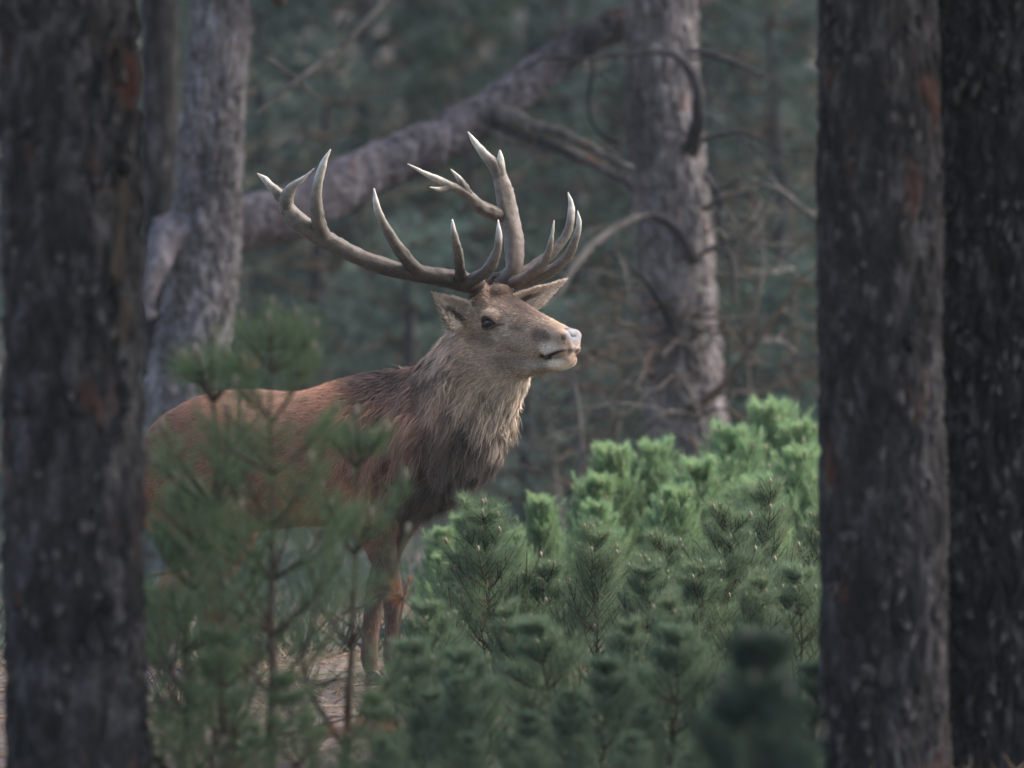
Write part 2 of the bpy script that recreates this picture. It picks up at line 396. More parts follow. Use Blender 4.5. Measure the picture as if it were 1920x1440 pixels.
def crown_mesh(rad, z0, z1, n, seed, size=.16, wd=.03, mid=.35):
    """open pine crown: needle tufts on limbs in a rough ellipsoid"""
    g = np.random.default_rng(seed); lo = Needles(); cs = []
    while len(cs) < n:
        u = g.normal(size=3); u = u / np.linalg.norm(u) * g.random() ** mid; c = np.array([u[0] * rad, u[1] * rad, (z0 + z1) / 2 + u[2] * (z1 - z0) / 2])
        if vnoise(c[None] * .9, seed)[0] > -.25: cs.append(c)
    for c in cs:
        d = nrm(np.array([c[0], c[1], .8]) + g.normal(0, .6, 3)); lo.shoot(c, c + d * .22, 22, size, wd, 75, 25)
    return lo.mesh('crown'), np.array(cs)
def crown_limbs(cs, z0, z1, every, base):
    parts = []
    for c in cs[::every]:
        a = np.array([0, 0, max(base, c[2] - .9 * np.hypot(c[0], c[1]))]); parts.append(tube([a, (a + c) / 2 + (0, 0, .1), c], [.035, .022, .006], 5, 2)[:2])
    return joinvf(parts)

crown_proto = crown_mesh(2.9, 3.6, 9.5, 900, 5, .20, .035)  # unseen crowns, kept low so they shade the near trunks
limb_proto = mesh('limbs', *crown_limbs(crown_proto[1], 3.6, 9.5, 22, 3.2)); limb_proto.materials.append(M['twig'])
crown_proto[0].materials.append(M['needle_shade'])
def pine_tree(label, pts, rad, mt, seed, group=None, crown=True, crz=0, csc=1, czo=0, **kw):
    base = np.array(pts[0], float); t = empty('pine_tree', base); tag(t, label, 'tree', group)
    tr = obj('trunk', bark_trunk(np.array(pts) - base, rad, seed, **kw), M[mt], t)
    if crown:
        top = np.array(pts[-1]) - base
        c = obj('crown', crown_proto[0], None, t, kind='stuff'); c.location = (top[0], top[1], czo); c.rotation_euler.z = crz; c.scale = (csc, csc, 1)
        l = obj('limbs', limb_proto, None, c)
    return t

def trunk_line(px_top, px_bot, y, top=7.5):
    """straight trunk through two photograph columns at rows 0 and 1440"""
    a, b_ = P(px_bot, 1440, y), P(px_top, 0, y); s = (b_ - a) / (b_[2] - a[2])
    g = G(a[0], y) - .15
    return [a + s * (z - a[2]) for z in (g, .6, 1.4, 2.3, 4, top)]
YL, YA, YB = -5.0, -4.2, -3.65
L1 = trunk_line(128, 146, YL); L2 = trunk_line(1645, 1662, YA); L3 = trunk_line(1872, 1886, YB)
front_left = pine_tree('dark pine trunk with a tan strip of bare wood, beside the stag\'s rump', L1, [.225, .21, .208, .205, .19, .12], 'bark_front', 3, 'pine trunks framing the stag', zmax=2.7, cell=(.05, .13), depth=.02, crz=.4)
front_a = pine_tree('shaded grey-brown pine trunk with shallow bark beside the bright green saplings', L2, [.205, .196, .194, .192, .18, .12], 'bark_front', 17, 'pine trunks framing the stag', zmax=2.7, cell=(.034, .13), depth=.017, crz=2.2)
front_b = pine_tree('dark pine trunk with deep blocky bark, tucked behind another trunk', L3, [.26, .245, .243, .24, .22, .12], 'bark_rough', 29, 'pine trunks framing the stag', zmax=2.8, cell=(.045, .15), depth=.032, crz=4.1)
for i, (x, y, lab) in enumerate(((-2.9, -8.6, 'unseen pine added for shade ahead of the trunk with bare wood'), (3.1, -9.0, 'unseen pine added for shade ahead of the shallow-barked trunk'), (-4.2, -4.6, 'unseen pine added for shade on the far side of the trunk with bare wood'), (4.6, -4.4, 'unseen pine added for shade on the far side of the blocky-barked trunk'))):  # pines added out of view; their low crowns shade the near trunks
    g = G(x, y) - .1; pine_tree(lab, [(x, y, g), (x, y, 2), (x + .1, y, 4), (x, y, 8)], [.2, .19, .17, .1], 'bark_rough', 200 + i, 'unseen pines added for shade', du=.03, dv=.05, crz=i, csc=.95, czo=-.9)
# bare strip on the left trunk, and loose bark plates
def on_trunk(tree, L, px, py, y, r):
    c = np.array([np.interp(P(px, py, y)[2], [q[2] for q in L], [q[0] for q in L]), y]); p = P(px, py, y)
    dx = np.clip((p[0] - c[0]) / r, -.98, .98); ny = -math.sqrt(1 - dx * dx)
    p = P(px, py, y + ny * r); return p, np.array([dx, ny, 0])
pts, A_, B_ = [], [], []
for i, py in enumerate(np.linspace(330, 655, 9)):
    p, nn = on_trunk(front_left, L1, 226 + 6 * math.sin(i * 1.3), py, YL, .212); sdv = np.array([-nn[1], nn[0], 0]); wdt = .019 * (1 + .35 * math.sin(i * 2.1) + .2 * math.sin(i * 5.3)) * (.35 if i in (0, 8) else 1)
    pts.append(p - np.array(L1[0]) - nn * .002); A_.append(sdv * wdt); B_.append(nn * .007)
V, F = loft(pts, A_, B_, 14); V = V + np.stack([.008 * vnoise(V * (30, 30, 14), 31) + .005 * vnoise(V * 70, 35), .004 * vnoise(V * 60, 32), .01 * vnoise(V * 40, 33)], 1)
obj('bare_wood_strip', mesh('bare_wood_strip', V, F), M['pale_wood'], front_left, label='tan strip of bare wood')
for tree, L, y, r, spots in ((front_left, L1, YL, .205, [(60, 250), (228, 310), (40, 760), (200, 1130)]), (front_a, L2, YA, .19, [(1700, 640), (1590, 1010), (1625, 1260)]), (front_b, L3, YB, .24, [(1830, 420), (1880, 940)])):
    for px, py in spots:
        p, nn = on_trunk(tree, L, px, py, y, r); ln = rng.uniform(.02, .05)
        limb(tree, [p - nn * .03, p + nn * ln * .4, p + nn * ln + (0, 0, rng.uniform(-.01, .02))], [.034, .026, .014], 'bark_rough', 'broken_stub', 9, .006)
def plate_mesh(seed):
    g = np.random.default_rng(seed); a = np.arange(9) / 9 * 6.283; r = 1 + g.normal(0, .14, 9)
    o = np.stack([np.cos(a) * r * .016, np.sin(a) * r * .04, 0 * a], 1)
    V = np.vstack([o + (0, 0, -.012), o * .96 + (0, 0, .004), o * .7 + (0, 0, .008) + np.stack([0 * a, 0 * a, g.normal(0, .0015, 9)], 1), [[0, 0, .009]]])
    F = rings(3, 9); j = np.arange(9); F.append(np.stack([np.full(9, 27), 18 + j, 18 + (j + 1) % 9], 1)); return mesh('bark_plate', V, F, False)
plates = [plate_mesh(s) for s in range(6)]
for tree, L, cpx, hw, y, r, mt, n in ((front_left, L1, 137, 125, YL, .21, 'bark_front', 70), (front_a, L2, 1654, 112, YA, .196, 'bark_front', 70), (front_b, L3, 1897, 120, YB, .25, 'bark_rough', 90)):
    ms = [q.copy() for q in plates]
    for q in ms: q.materials.append(M[mt])
    for i in range(n):
        px = cpx + hw * rng.uniform(-.95, .95); py = rng.uniform(-60, 1500)
        if y == YB and px > 1960: px = rng.uniform(1790, 1930)
        p, nn = on_trunk(tree, L, px, py, y, r)
        o = obj('bark_plate', ms[rng.integers(6)], None, tree)
        X_ = np.array([-nn[1], nn[0], 0]); Z_ = nn; Y_ = np.cross(Z_, X_)
        mm = Matrix((X_, Y_, Z_)).transposed().to_4x4(); mm = mm @ Matrix.Rotation(rng.normal(0, .2), 4, 'Z') @ Matrix.Diagonal((rng.uniform(.6, 1.2), rng.uniform(.6, 1.5), 1, 1))
        mm.translation = Vector(p - np.array(L[0]) + nn * rng.uniform(-.002, .006)); o.matrix_local = mm

# ------------------------------------------------------------------ standing trees and dead limbs behind the stag
YT1, YT2 = 7.2, 8.4
def pxline(pp, y): return [P(a, b_, y if c is None else c) for a, b_, c in pp]
LT = [P(318, 1010, YT1)] + pxline([(322, 900, None), (338, 760, None), (372, 600, None), (388, 430, None), (398, 250, None), (415, 60, None), (425, -80, None)], YT1)
LT[0][2] = G(LT[0][0], YT1) - .1
up = LT[-1] - LT[-2]; LT += [LT[-1] + up / up[2] * 2, LT[-1] + up / up[2] * 4]
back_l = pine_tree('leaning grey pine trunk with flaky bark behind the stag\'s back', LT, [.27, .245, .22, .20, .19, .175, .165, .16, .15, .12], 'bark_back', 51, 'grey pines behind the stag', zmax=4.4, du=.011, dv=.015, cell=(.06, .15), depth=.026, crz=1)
limb(back_l, pxline([(395, 415, YT1 - .05), (330, 440, YT1 - .12), (296, 480, YT1 - .2), (282, 540, YT1 - .28), (284, 600, YT1 - .3)], 0), [.11, .09, .075, .05, .02], 'bark_log', 'broken_limb', 10, .02)
LR = pxline([(1310, 960, None), (1290, 800, None), (1272, 620, None), (1262, 450, None), (1250, 300, None), (1243, 150, None), (1240, 0, None), (1238, -120, None)], YT2)
LR = [np.array([LR[0][0] + .02, YT2, G(LR[0][0], YT2) - .1])] + LR; LR += [LR[-1] + (0, 0, 2.), LR[-1] + (0, 0, 4.)]
back_r = pine_tree('upright grey pine trunk with arching dead branches beyond the bright saplings', LR, [.26, .23, .222, .218, .215, .212, .208, .205, .20, .17, .12], 'bark_back', 63, 'grey pines behind the stag', zmax=4.6, du=.011, dv=.015, cell=(.06, .16), depth=.024, crz=3)
FB = YT2 - .26
for pp, rr, mt in [
    ([(985, 128, FB - .35), (1040, 106, FB - .3), (1110, 108, FB - .25), (1180, 103, FB - .22), (1240, 98, FB - .2), (1285, 118, FB - .18), (1308, 165, FB - .15), (1310, 220, FB - .1), (1294, 285, FB + .06)], [.008, .012, .015, .018, .022, .028, .036, .04, .05], 'dark_wood'),
    ([(1045, 560, FB - .52), (1062, 528, FB - .5), (1087, 488, FB - .45), (1130, 445, FB - .35), (1185, 412, FB - .25), (1215, 404, FB - .21)], [.02, .022, .022, .021, .02, .018], 'dead_wood'),
    ([(1195, 409, FB - .23), (1225, 405, FB - .2), (1262, 422, FB - .15), (1285, 455, FB - .08), (1302, 490, FB + .05)], [.016, .019, .024, .03, .036], 'dark_wood'),
    ([(1460, 150, FB + .1), (1390, 120, FB + .1), (1320, 98, FB + .1), (1270, 92, FB + .15)], [.008, .014, .018, .022], 'dark_wood'),
    ([(1140, 470, FB - .2), (1195, 515, FB - .15), (1235, 565, FB - .1), (1278, 632, FB + .05)], [.010, .014, .022, .03], 'dark_wood'),
    ([(1165, 490, FB - .2), (1172, 510, FB - .2), (1166, 535, FB - .2)], [.006, .014, .008], 'dead_wood'),
    ([(1420, 412, FB - .1), (1380, 440, FB - .05), (1330, 468, FB + .05)], [.008, .013, .018], 'dead_wood'),
    ([(1560, 480, FB - .5), (1500, 530, FB - .45), (1440, 610, FB - .35), (1400, 670, FB - .25), (1340, 735, FB - .1), (1295, 765, FB + .05)], [.008, .011, .013, .016, .022, .03], 'twig'),
    ([(1490, 658, FB - .5), (1455, 640, FB - .4), (1425, 640, FB - .32)], [.013, .011, .009], 'dead_wood'),
    ([(1540, 415, FB - .3), (1490, 380, FB - .2), (1440, 350, FB - .1), (1370, 365, FB), (1320, 395, FB + .1)], [.015, .015, .014, .016, .02], 'dead_wood'),
    ([(1375, 570, FB), (1370, 500, FB), (1355, 440, FB), (1350, 380, FB + .05), (1320, 330, FB + .1)], [.008, .012, .014, .014, .018], 'dark_wood'),
    ([(1480, 300, FB - .1), (1420, 262, FB - .1), (1380, 250, FB), (1310, 262, FB + .1)], [.007, .01, .012, .016], 'dark_wood')]:
    limb(back_r, pxline(pp, 0), rr, mt, 'branch', 7, .008, forks=5)
for i in range(24):
    px, py = rng.uniform(1220, 1320), rng.uniform(480, 860); s_ = rng.choice([-1, 1]); ln = rng.uniform(60, 170)
    limb(back_r, pxline([(px, py, FB + .1), (px + s_ * ln * .5, py - rng.uniform(-40, 50), FB - .1), (px + s_ * ln, py + rng.uniform(-30, 80), FB - rng.uniform(.1, .5))], 0), [.012, .008, .004], ['dead_wood', 'twig'][i % 2], 'branch', 5, .006, forks=3)
# leafless saplings tangled round the upright pine
for i, (px, y, top, lab) in enumerate(((1075, 7.2, 560, 'thin leafless sapling in front of the shady wood near the stag\'s muzzle'), (1150, 9.6, 470, 'grey leafless sapling close beside the upright grey pine'), (1420, 8.6, 380, 'leafless sapling with forking twigs between the upright pine and the shallow-barked trunk'), (1495, 9.8, 300, 'tall leafless sapling behind the shallow-barked trunk\'s edge'), (1010, 10.5, 600, 'short leafless sapling deep behind the stag\'s throat'))):
    t_ = P(px, top, y); g = G(t_[0], y); base = np.array([t_[0] + rng.normal(0, .08), y, g - .03]); t = empty('bare_sapling', base); tag(t, lab, 'dead sapling')
    q = np.linspace(0, 1, 6)[:, None]; limb(t, base * (1 - q) + t_ * q + np.hstack([rng.normal(0, .03, (6, 2)), np.zeros((6, 1))]) * (q > 0), np.linspace(.016, .004, 6), ['dead_wood', 'twig'][i % 2], 'stem', 6, .006, forks=6)
    for e in range(9):
        f = rng.uniform(.25, .95); o = base * (1 - f) + t_ * f; az = rng.choice([-1, 1]); ln = rng.uniform(.25, .6); d = np.array([az, rng.normal(0, .5), rng.uniform(-.1, .9)]); d /= np.linalg.norm(d)
        limb(t, [o, o + d * ln * .5 + rng.normal(0, .03, 3), o + d * ln + (0, 0, rng.uniform(-.12, .1))], [.009, .006, .002], ['twig', 'dead_wood', 'dark_wood'][e % 3], 'branch', 5, .006, forks=2)
# leaning fallen trunk
LG = pxline([(300, 462, YT1 + .45), (450, 418, YT1 + .5), (560, 392, YT1 + .55), (700, 318, YT1 + .75), (850, 248, YT1 + .95), (935, 198, YT1 + 1.05), (1020, 128, YT1 + 1.2), (1110, 68, YT1 + 1.35), (1250, 10, YT1 + 1.65), (1420, -60, YT1 + 1.9)], 0)
log = empty('leaning_trunk', LG[0]); tag(log, 'fallen pine trunk leaning slantwise between two grey pines', 'tree trunk')
obj('trunk', bark_trunk(np.array(LG) - LG[0], [.16, .155, .15, .14, .125, .12, .105, .10, .09, .07], 77, du=.012, dv=.016, cell=(.06, .13), depth=.022), M['bark_log'], log)
for pp, rr, mt in [
    ([(925, 210, 8.15), (975, 225, 8.0), (1040, 250, 7.9), (1110, 280, 7.8), (1190, 312, 7.7)], [.05, .036, .03, .026, .014], 'dead_wood'),
    ([(935, 225, 8.15), (985, 250, 8.05), (1060, 285, 7.95), (1130, 320, 7.9), (1195, 355, 7.8)], [.05, .034, .03, .024, .012], 'dark_wood'),
    ([(890, 240, 8.1), (960, 262, 8.1), (1030, 268, 8.0), (1110, 300, 8.0), (1180, 335, 7.9)], [.04, .022, .02, .018, .01], 'dead_wood'),
    ([(1110, 90, 8.5), (1105, 150, 8.4), (1100, 210, 8.3), (1125, 250, 8.25), (1160, 270, 8.2)], [.012, .012, .011, .01, .006], 'dark_wood')]:
    limb(log, pxline(pp, 0), rr, mt, 'branch', 8, .012, forks=4)
b_ = empty('dead_branch', P(480, 212, 6.4)); tag(b_, 'pale dead branch slanting upward above the leaning trunk', 'branch')
limb(b_, pxline([(480, 212, 6.4), (550, 155, 6.5), (600, 118, 6.6), (660, 70, 6.7), (715, 10, 6.8), (760, -50, 6.9)], 0), [.012, .017, .018, .02, .024, .03], 'dead_wood', 'stick', 7, .005)
for pp in ([(500, 108, 6.45), (535, 135, 6.5), (560, 150, 6.52), (590, 182, 6.5)], [(636, 60, 6.6), (648, 25, 6.6), (655, 20, 6.62)]):
    limb(b_, pxline(pp, 0), [.012, .011, .011, .006][:len(pp)], 'dead_wood', 'twig', 6, .004)

# ------------------------------------------------------------------ dark young pines and the far wood
def wood_pine(H, seed):
    g = np.random.default_rng(seed); root = empty('young_pine'); N = Needles(); root['H'] = H
    V, F, _ = tube([(0, 0, -.1), (g.normal(0, .05), g.normal(0, .05), H * .5), (0, 0, H)], [.075, .05, .01], 8, 5); obj('trunk', mesh('trunk', V, F), M['dark_wood'], root)
    parts = []
    for h in np.arange(.12, H * .97, .24):
        for i in range(6):
            az = g.random() * 6.28; L = (.42 * (H - h) ** .8 + .25) * g.uniform(.6, 1.1); e = R(g.uniform(5, 40))
            d = np.array([math.cos(az) * math.cos(e), math.sin(az) * math.cos(e), math.sin(e)]); c = np.array([0, 0, h]); p2 = c + d * L
            parts.append(tube([c, c + d * L * .5 - (0, 0, .03), p2], [.014, .01, .004], 4, 1)[:2])
            for q in np.arange(.3, 1.01, .17):
                o = c + d * L * q; dd = nrm(d + g.normal(0, .55, 3)); N.shoot(o, o + dd * .2, 26, .10, .012, 65, 25)
    obj('limbs', mesh('limbs', *joinvf(parts)), M['twig'], root); obj('crown', N.mesh('crown'), M['needle_wood'], root, kind='stuff')
    return root
wp = [wood_pine(3.4, 101), wood_pine(4.6, 102), wood_pine(2.2, 103)]
used = set(); used_n = []
def put_wood(k, px, y, sc, label, group):
    o = wp[k] if k not in used else copy_tree(wp[k]); used.add(k)
    for ch in o.children:
        if ch.name.startswith('crown'): ch.material_slots[0].link = 'OBJECT'; ch.material_slots[0].material = M[('needle_wood', 'needle_teal', 'needle_shade', 'needle_teal', 'needle_wood')[len(used_n) % 5]]
    used_n.append(1)
    x = P(px, 700, y)[0]; o.location = (x, y, G(x, y) - .03); o.rotation_euler.z = rng.random() * 6.28; o.scale = (sc * 1.15, sc * 1.15, sc); tag(o, label, 'tree', group)
for k, px, y, sc in [(0, 620, 17.5, 1), (1, 480, 20, 1), (0, 860, 19.5, 1.1), (1, 1040, 21, 1.05), (2, 1090, 14, .9), (0, 1440, 18, 1.1), (1, 1560, 20, 1), (1, 1300, 22, 1.1), (2, 760, 15.5, .95),
                      (1, 700, 20, 1.1), (1, 250, 16, 1), (0, 120, 14, 1), (1, 1800, 15, 1), (0, 1950, 12, 1), (1, -120, 18, 1), (2, 560, 13.6, .7), (2, 980, 13, .7), (1, 900, 25, 1.3), (1, 1180, 27, 1.4), (1, 420, 27, 1.4), (1, 1480, 26, 1.4), (1, 2150, 19, 1.1), (2, 1420, 13, .7), (2, 1540, 12.5, .8)]:
    where = 'behind the framing trunk with bare wood' if px < 280 else 'behind the leaning trunk' if px < 1000 else 'beyond the upright grey pine' if px < 1500 else 'behind the two framing trunks'
    put_wood(k, px, y, sc, ('low' if k == 2 else 'tall' if k == 1 else 'bushy') + ' dark young pine in the shady wood ' + where, 'young pines of the shady wood')
N = Needles()
for i in range(6500):
    c = np.array([rng.uniform(-17, 17), rng.uniform(33, 50), 0]); c[2] = rng.random() * 10
    N.shoot(c, c + nrm(rng.normal(0, 1, 3) + (0, 0, .5)) * .4, 16, .42, .07, 70, 25)
far = obj('distant_wood', N.mesh('distant_wood'), M['needle_wood'], kind='stuff'); tag(far, 'dim mass of dark evergreen foliage closing off the forest', 'forest')
for i, px in enumerate((300, 800, 1010, 1390, 1700, -60)):
    y = (12, 27, 24, 25, 22, 20)[i]; r_ = (.14, .12, .15, .13, .17, .15)[i]; x = P(px, 700, y)[0]; lean = rng.normal(0, .12)
    base = np.array([x, y, G(x, y) - .05]); t = empty('pine_tree', base); tag(t, 'dim slender pine trunk standing deep in the wood', 'tree', 'dim trunks deep in the wood')
    V, F, _ = tube([(0, 0, 0), (lean * .3, 0, 2.5), (lean, 0, 8)], [r_, r_ * .9, r_ * .7], 12, 8)
    V = V + .02 * np.stack([vnoise(V * (9, 9, 3), 3), vnoise(V * (9, 9, 3), 4), 0 * V[:, 0]], 1)
    obj('trunk', mesh('trunk', V, F), M['bark_rough'], t)
    c = obj('crown', crown_proto[0], None, t, kind='stuff'); c.location = (lean, 0, 1.2); c.scale = (.75, .75, 1); c.rotation_euler.z = i; obj('limbs', limb_proto, None, c)


# ------------------------------------------------------------------ thin mist between the trees
hm = bpy.data.materials.new('mist'); hm.use_nodes = True; ht = hm.node_tree; ht.nodes.clear()
ho = node(ht, 'ShaderNodeOutputMaterial'); pv = node(ht, 'ShaderNodeVolumePrincipled'); pv.inputs['Color'].default_value = (.82, .9, .92, 1); pv.inputs['Density'].default_value = HAZE; pv.inputs['Anisotropy'].default_value = .1
ht.links.new(pv.outputs[0], ho.inputs['Volume'])
lo_, hi_ = np.array([-62., -47, -1.5]), np.array([62., 72, 13.5])
V = np.array([[(lo_, hi_)[(q >> e) & 1][e] for e in range(3)] for q in range(8)])
obj('haze', mesh('haze', V, np.array([[0, 2, 3, 1], [4, 5, 7, 6], [0, 1, 5, 4], [2, 6, 7, 3], [0, 4, 6, 2], [1, 3, 7, 5]]), False), hm, kind='stuff')

# ------------------------------------------------------------------ the stag
YAW = math.tan(R(25))
HOOF = P(735, 1290, -.02)
stag = empty('stag', (HOOF[0], 0, 0)); SB = np.array(stag.location)
tag(stag, 'red deer stag with branching antlers standing alert behind young pines', 'deer')
def dY(px): return .10 + (740 - px) / 480 * YAW
ax = np.array([math.cos(R(25)), -math.sin(R(25)), 0]); sv = np.array([-math.sin(R(25)), -math.cos(R(25)), 0])
body = []
# torso: column, top row, bottom row, half width
C, A, B = [], [], []
for px, t0, b0, hw in [(262, 862, 930, .05), (280, 818, 985, .14), (325, 768, 1010, .215), (400, 738, 1005, .25), (480, 732, 995, .262), (560, 734, 990, .28), (640, 708, 985, .285), (715, 696, 968, .265), (785, 700, 952, .235), (845, 735, 930, .18), (878, 785, 900, .10)]:
    y = dY(px); a_, c_ = P(px, t0, y), P(px, b0, y); C.append((a_ + c_) / 2); A.append(sv * hw); B.append((a_ - c_) / 2)
body.append(loft(C, A, B, 32))
# neck: back point, front point, half width, depth, yaw
C, A, B = [], [], []
for bk, fr, hw, y, yw in [((640, 790), (785, 935), .15, .10, 25), ((700, 718), (856, 925), .205, .03, 25), ((758, 695), (912, 882), .20, -.02, 26), ((794, 678), (942, 830), .175, -.07, 28), ((820, 654), (960, 772), .148, -.11, 30), ((845, 626), (982, 728), .128, -.14, 33), ((868, 594), (988, 690), .108, -.15, 36), ((890, 578), (975, 670), .07, -.16, 38)]:
    k = math.tan(R(yw)); hx = (fr[0] - bk[0]) / 480 / 2
    a_, c_ = P(*bk, y + hx * k), P(*fr, y - hx * k); C.append((a_ + c_) / 2); B.append((a_ - c_) / 2); A.append(np.array([-math.sin(R(yw)), -math.cos(R(yw)), 0]) * hw)
body.append(loft(C, A, B, 32))
# head frame: f forward, r to the stag's right (camera side), u up
HY, HP = R(40), R(-4)
hf = np.array([math.cos(HY) * math.cos(HP), -math.sin(HY) * math.cos(HP), -math.sin(HP)]); hr = np.array([-math.sin(HY), -math.cos(HY), 0]); hu = np.cross(hf, -hr) * -1
hu = np.cross(hr, hf); hu = hu if hu[2] > 0 else -hu
EYE = P(916, 606, -.26); HO = EYE - hr * .097
def H(x, y, z): return HO + hf * x + hr * y + hu * z
def hl(rows):
    C, A, B = [], [], []
    for x, zt, zb, hw in rows: C.append(H(x, 0, (zt + zb) / 2)); A.append(hr * hw); B.append(hu * (zt - zb) / 2)
    return loft(C, A, B, 26)
body.append(hl([(-.19, .05, -.08, .05), (-.15, .095, -.13, .085), (-.10, .125, -.17, .10), (-.05, .142, -.19, .104), (0, .125, -.195, .098), (.05, .100, -.19, .084), (.10, .072, -.18, .072), (.155, .040, -.162, .062), (.21, .012, -.152, .056), (.26, -.012, -.147, .056), (.295, -.028, -.143, .057), (.328, -.052, -.134, .051), (.347, -.082, -.120, .030)]))
body.append(hl([(-.05, -.08, -.215, .075), (.05, -.10, -.215, .066), (.13, -.135, -.212, .056), (.19, -.156, -.204, .046), (.245, -.152, -.200, .045), (.285, -.148, -.199, .044), (.315, -.142, -.191, .039), (.335, -.139, -.178, .022)]))
for s in (1, -1):
    body.append(ball(H(-.005, s * .078, .022), [hf * .05, hu * .034, hr * .034]))            # brow and orbit
    body.append(ball(H(.02, s * .062, -.05), [hf * .075, hu * .05, hr * .03]))                # cheek
    body.append(ball(H(.310, s * .034, -.072), [hf * .036, hu * .030, hr * .030]))             # nostril wing
    body.append(ball(H(.276, s * .039, -.122), [hf * .062, hu * .028, hr * .028]))             # upper lip
    V, F, _ = tube([H(-.05, s * .05, .085), H(-.062, s * .065, .135), H(-.075, s * .078, .16)], [.042, .034, .03], 12, 3); body.append((V, F))  # pedicle
body.append(ball(H(-.03, 0, .118), [hf * .06, hu * .034, hr * .055]))                        # forehead tuft
# ears: closed crescent loft from base to tip, opening towards n
def ear(base, tip, n, W, curl=.55):
    base, tip = np.asarray(base), np.asarray(tip); L = np.linalg.norm(tip - base); a_ = (tip - base) / L; n = nrm(n - a_ * np.dot(n, a_)); s = np.cross(a_, n)
    th = np.linspace(-1, 1, 9); Vs = []; N_ = 15
    for q in range(N_):
        t = q / (N_ - 1); wv = W * (max(0, math.sin(math.pi * min(1, .22 + .78 * t) ** .62)) ** .9) * (1.12 if t < .7 else 1.) + .003
        if t < .15: wv = W * (.45 + t * 2.2)
        c = base + a_ * L * t + n * .02 * math.sin(t * 2.5)
        outer = [c + s * wv * x - n * wv * curl * (1 - x * x) for x in th]; inner = [c + s * wv * x * .86 - n * (wv * curl * (1 - x * x) * 1.0 - .012) for x in th[::-1]]
        Vs.append(np.array(outer + inner))
    V = np.vstack(Vs); m = 18; F = rings(N_, m); V = np.vstack([V, Vs[0].mean(0)[None], Vs[-1].mean(0)[None]]); j = np.arange(m); kk = (j + 1) % m
    F.append(np.stack([np.full(m, N_ * m), kk, j], 1)); F.append(np.stack([np.full(m, N_ * m + 1), (N_ - 1) * m + j, (N_ - 1) * m + kk], 1))
    return V, F
EB1, ET1 = H(-.115, .075, .005), P(806, 546, -.34)
EB2, ET2 = H(-.115, -.075, .02), P(1060, 521, .06)
body.append(ear(EB1, ET1, np.array([.45, -.75, -.15]), .062)); body.append(ear(EB2, ET2, np.array([.35, -.85, -.2]), .058))
# legs: joints with radii
legs = {}
def leg(key, pp, rr): 
    pts = [P(*q) for q in pp]; legs[key] = pts; V, F, _ = tube(pts, rr, 14, 5); body.append((V, F))
dn = -.22 * .9; 
leg('fn', [(665, 810, .07), (675, 900, .035), (700, 972, .0), (722, 1050, -.03), (736, 1120, -.05), (734, 1180, -.05), (733, 1235, -.05), (740, 1264, -.06), (745, 1280, -.07)], [.11, .12, .085, .056, .043, .029, .034, .028, .034])
leg('ff', [(760, 860, .16), (752, 930, .16), (742, 990, .17), (720, 1060, .18), (703, 1120, .2), (696, 1180, .2), (692, 1232, .2), (697, 1258, .19), (702, 1271, .18)], [.10, .11, .075, .05, .042, .029, .034, .028, .034])
leg('hn', [(360, 870, .36), (372, 945, .29), (378, 1010, .22), (345, 1070, .25), (305, 1120, .28), (306, 1175, .27), (312, 1228, .26), (318, 1256, .25), (324, 1268, .24)], [.13, .13, .095, .065, .048, .031, .036, .029, .035])
leg('hf', [(400, 860, .52), (425, 940, .55), (436, 1005, .56), (415, 1060, .58), (385, 1112, .6), (384, 1165, .6), (390, 1215, .59), (396, 1240, .58), (402, 1250, .57)], [.13, .13, .09, .06, .046, .031, .036, .029, .035])
V, F, _ = tube([P(285, 838, .53), P(262, 860, .55), P(252, 900, .56)], [.03, .028, .012], 8, 3); body.append((V, F))
V, F = joinvf(body)
tmp = obj('body', mesh('body_raw', V, F), None, stag)
md = tmp.modifiers.new('r', 'REMESH'); md.mode = 'VOXEL'; md.voxel_size = .0058; md.use_smooth_shade = True
dg = bpy.context.evaluated_depsgraph_get(); me = bpy.data.meshes.new_from_object(tmp.evaluated_get(dg)); tmp.modifiers.clear(); tmp.data = me
nv = len(me.vertices); V = np.empty(nv * 3, np.float32); me.vertices.foreach_get('co', V); V = V.reshape(-1, 3).astype(float)
ed = np.empty(len(me.edges) * 2, np.int32); me.edges.foreach_get('vertices', ed); ed = ed.reshape(-1, 2)
deg = np.bincount(ed.ravel(), minlength=nv)[:, None]
hd = (V - HO) @ np.stack([hf, hr, hu]).T                      # head coordinates of every vertex
inhead = sstep(-.16, -.05, hd[:, 0]) * sstep(-.30, -.18, hd[:, 2])
earw = np.zeros(nv)
def segd(p, a, b):
    ab = b - a; t = np.clip(((p - a) @ ab) / (ab @ ab), 0, 1); return np.linalg.norm(p - a - t[:, None] * ab, axis=1), t
for a, b in ((EB1, ET1), (EB2, ET2)):
    d, t = segd(V, a, b); earw = np.maximum(earw, (1 - sstep(.07, .085, d)) * sstep(.12, .3, t))
def smooth(n, wgt):
    global V
    for _ in range(n):
        acc = np.zeros_like(V)
        for q in range(3):
            acc[:, q] = np.bincount(ed[:, 0], V[ed[:, 1], q], nv) + np.bincount(ed[:, 1], V[ed[:, 0], q], nv)
        V = V + (acc / deg - V) * (wgt * .6)[:, None]
smooth(22, 1 - np.maximum(inhead * .92, earw * .95)); smooth(3, np.ones(nv))
# muscle relief
V0 = V.copy()
me.vertices.foreach_set('co', (V - SB).astype(np.float32).ravel()); me.update()
NV = np.empty(nv * 3, np.float32); me.vertices.foreach_get('normal', NV); NV = NV.reshape(-1, 3).astype(float)
dsp = .012 * fbm(V * 5, 2, 8) * (1 - inhead) * (1 - earw)
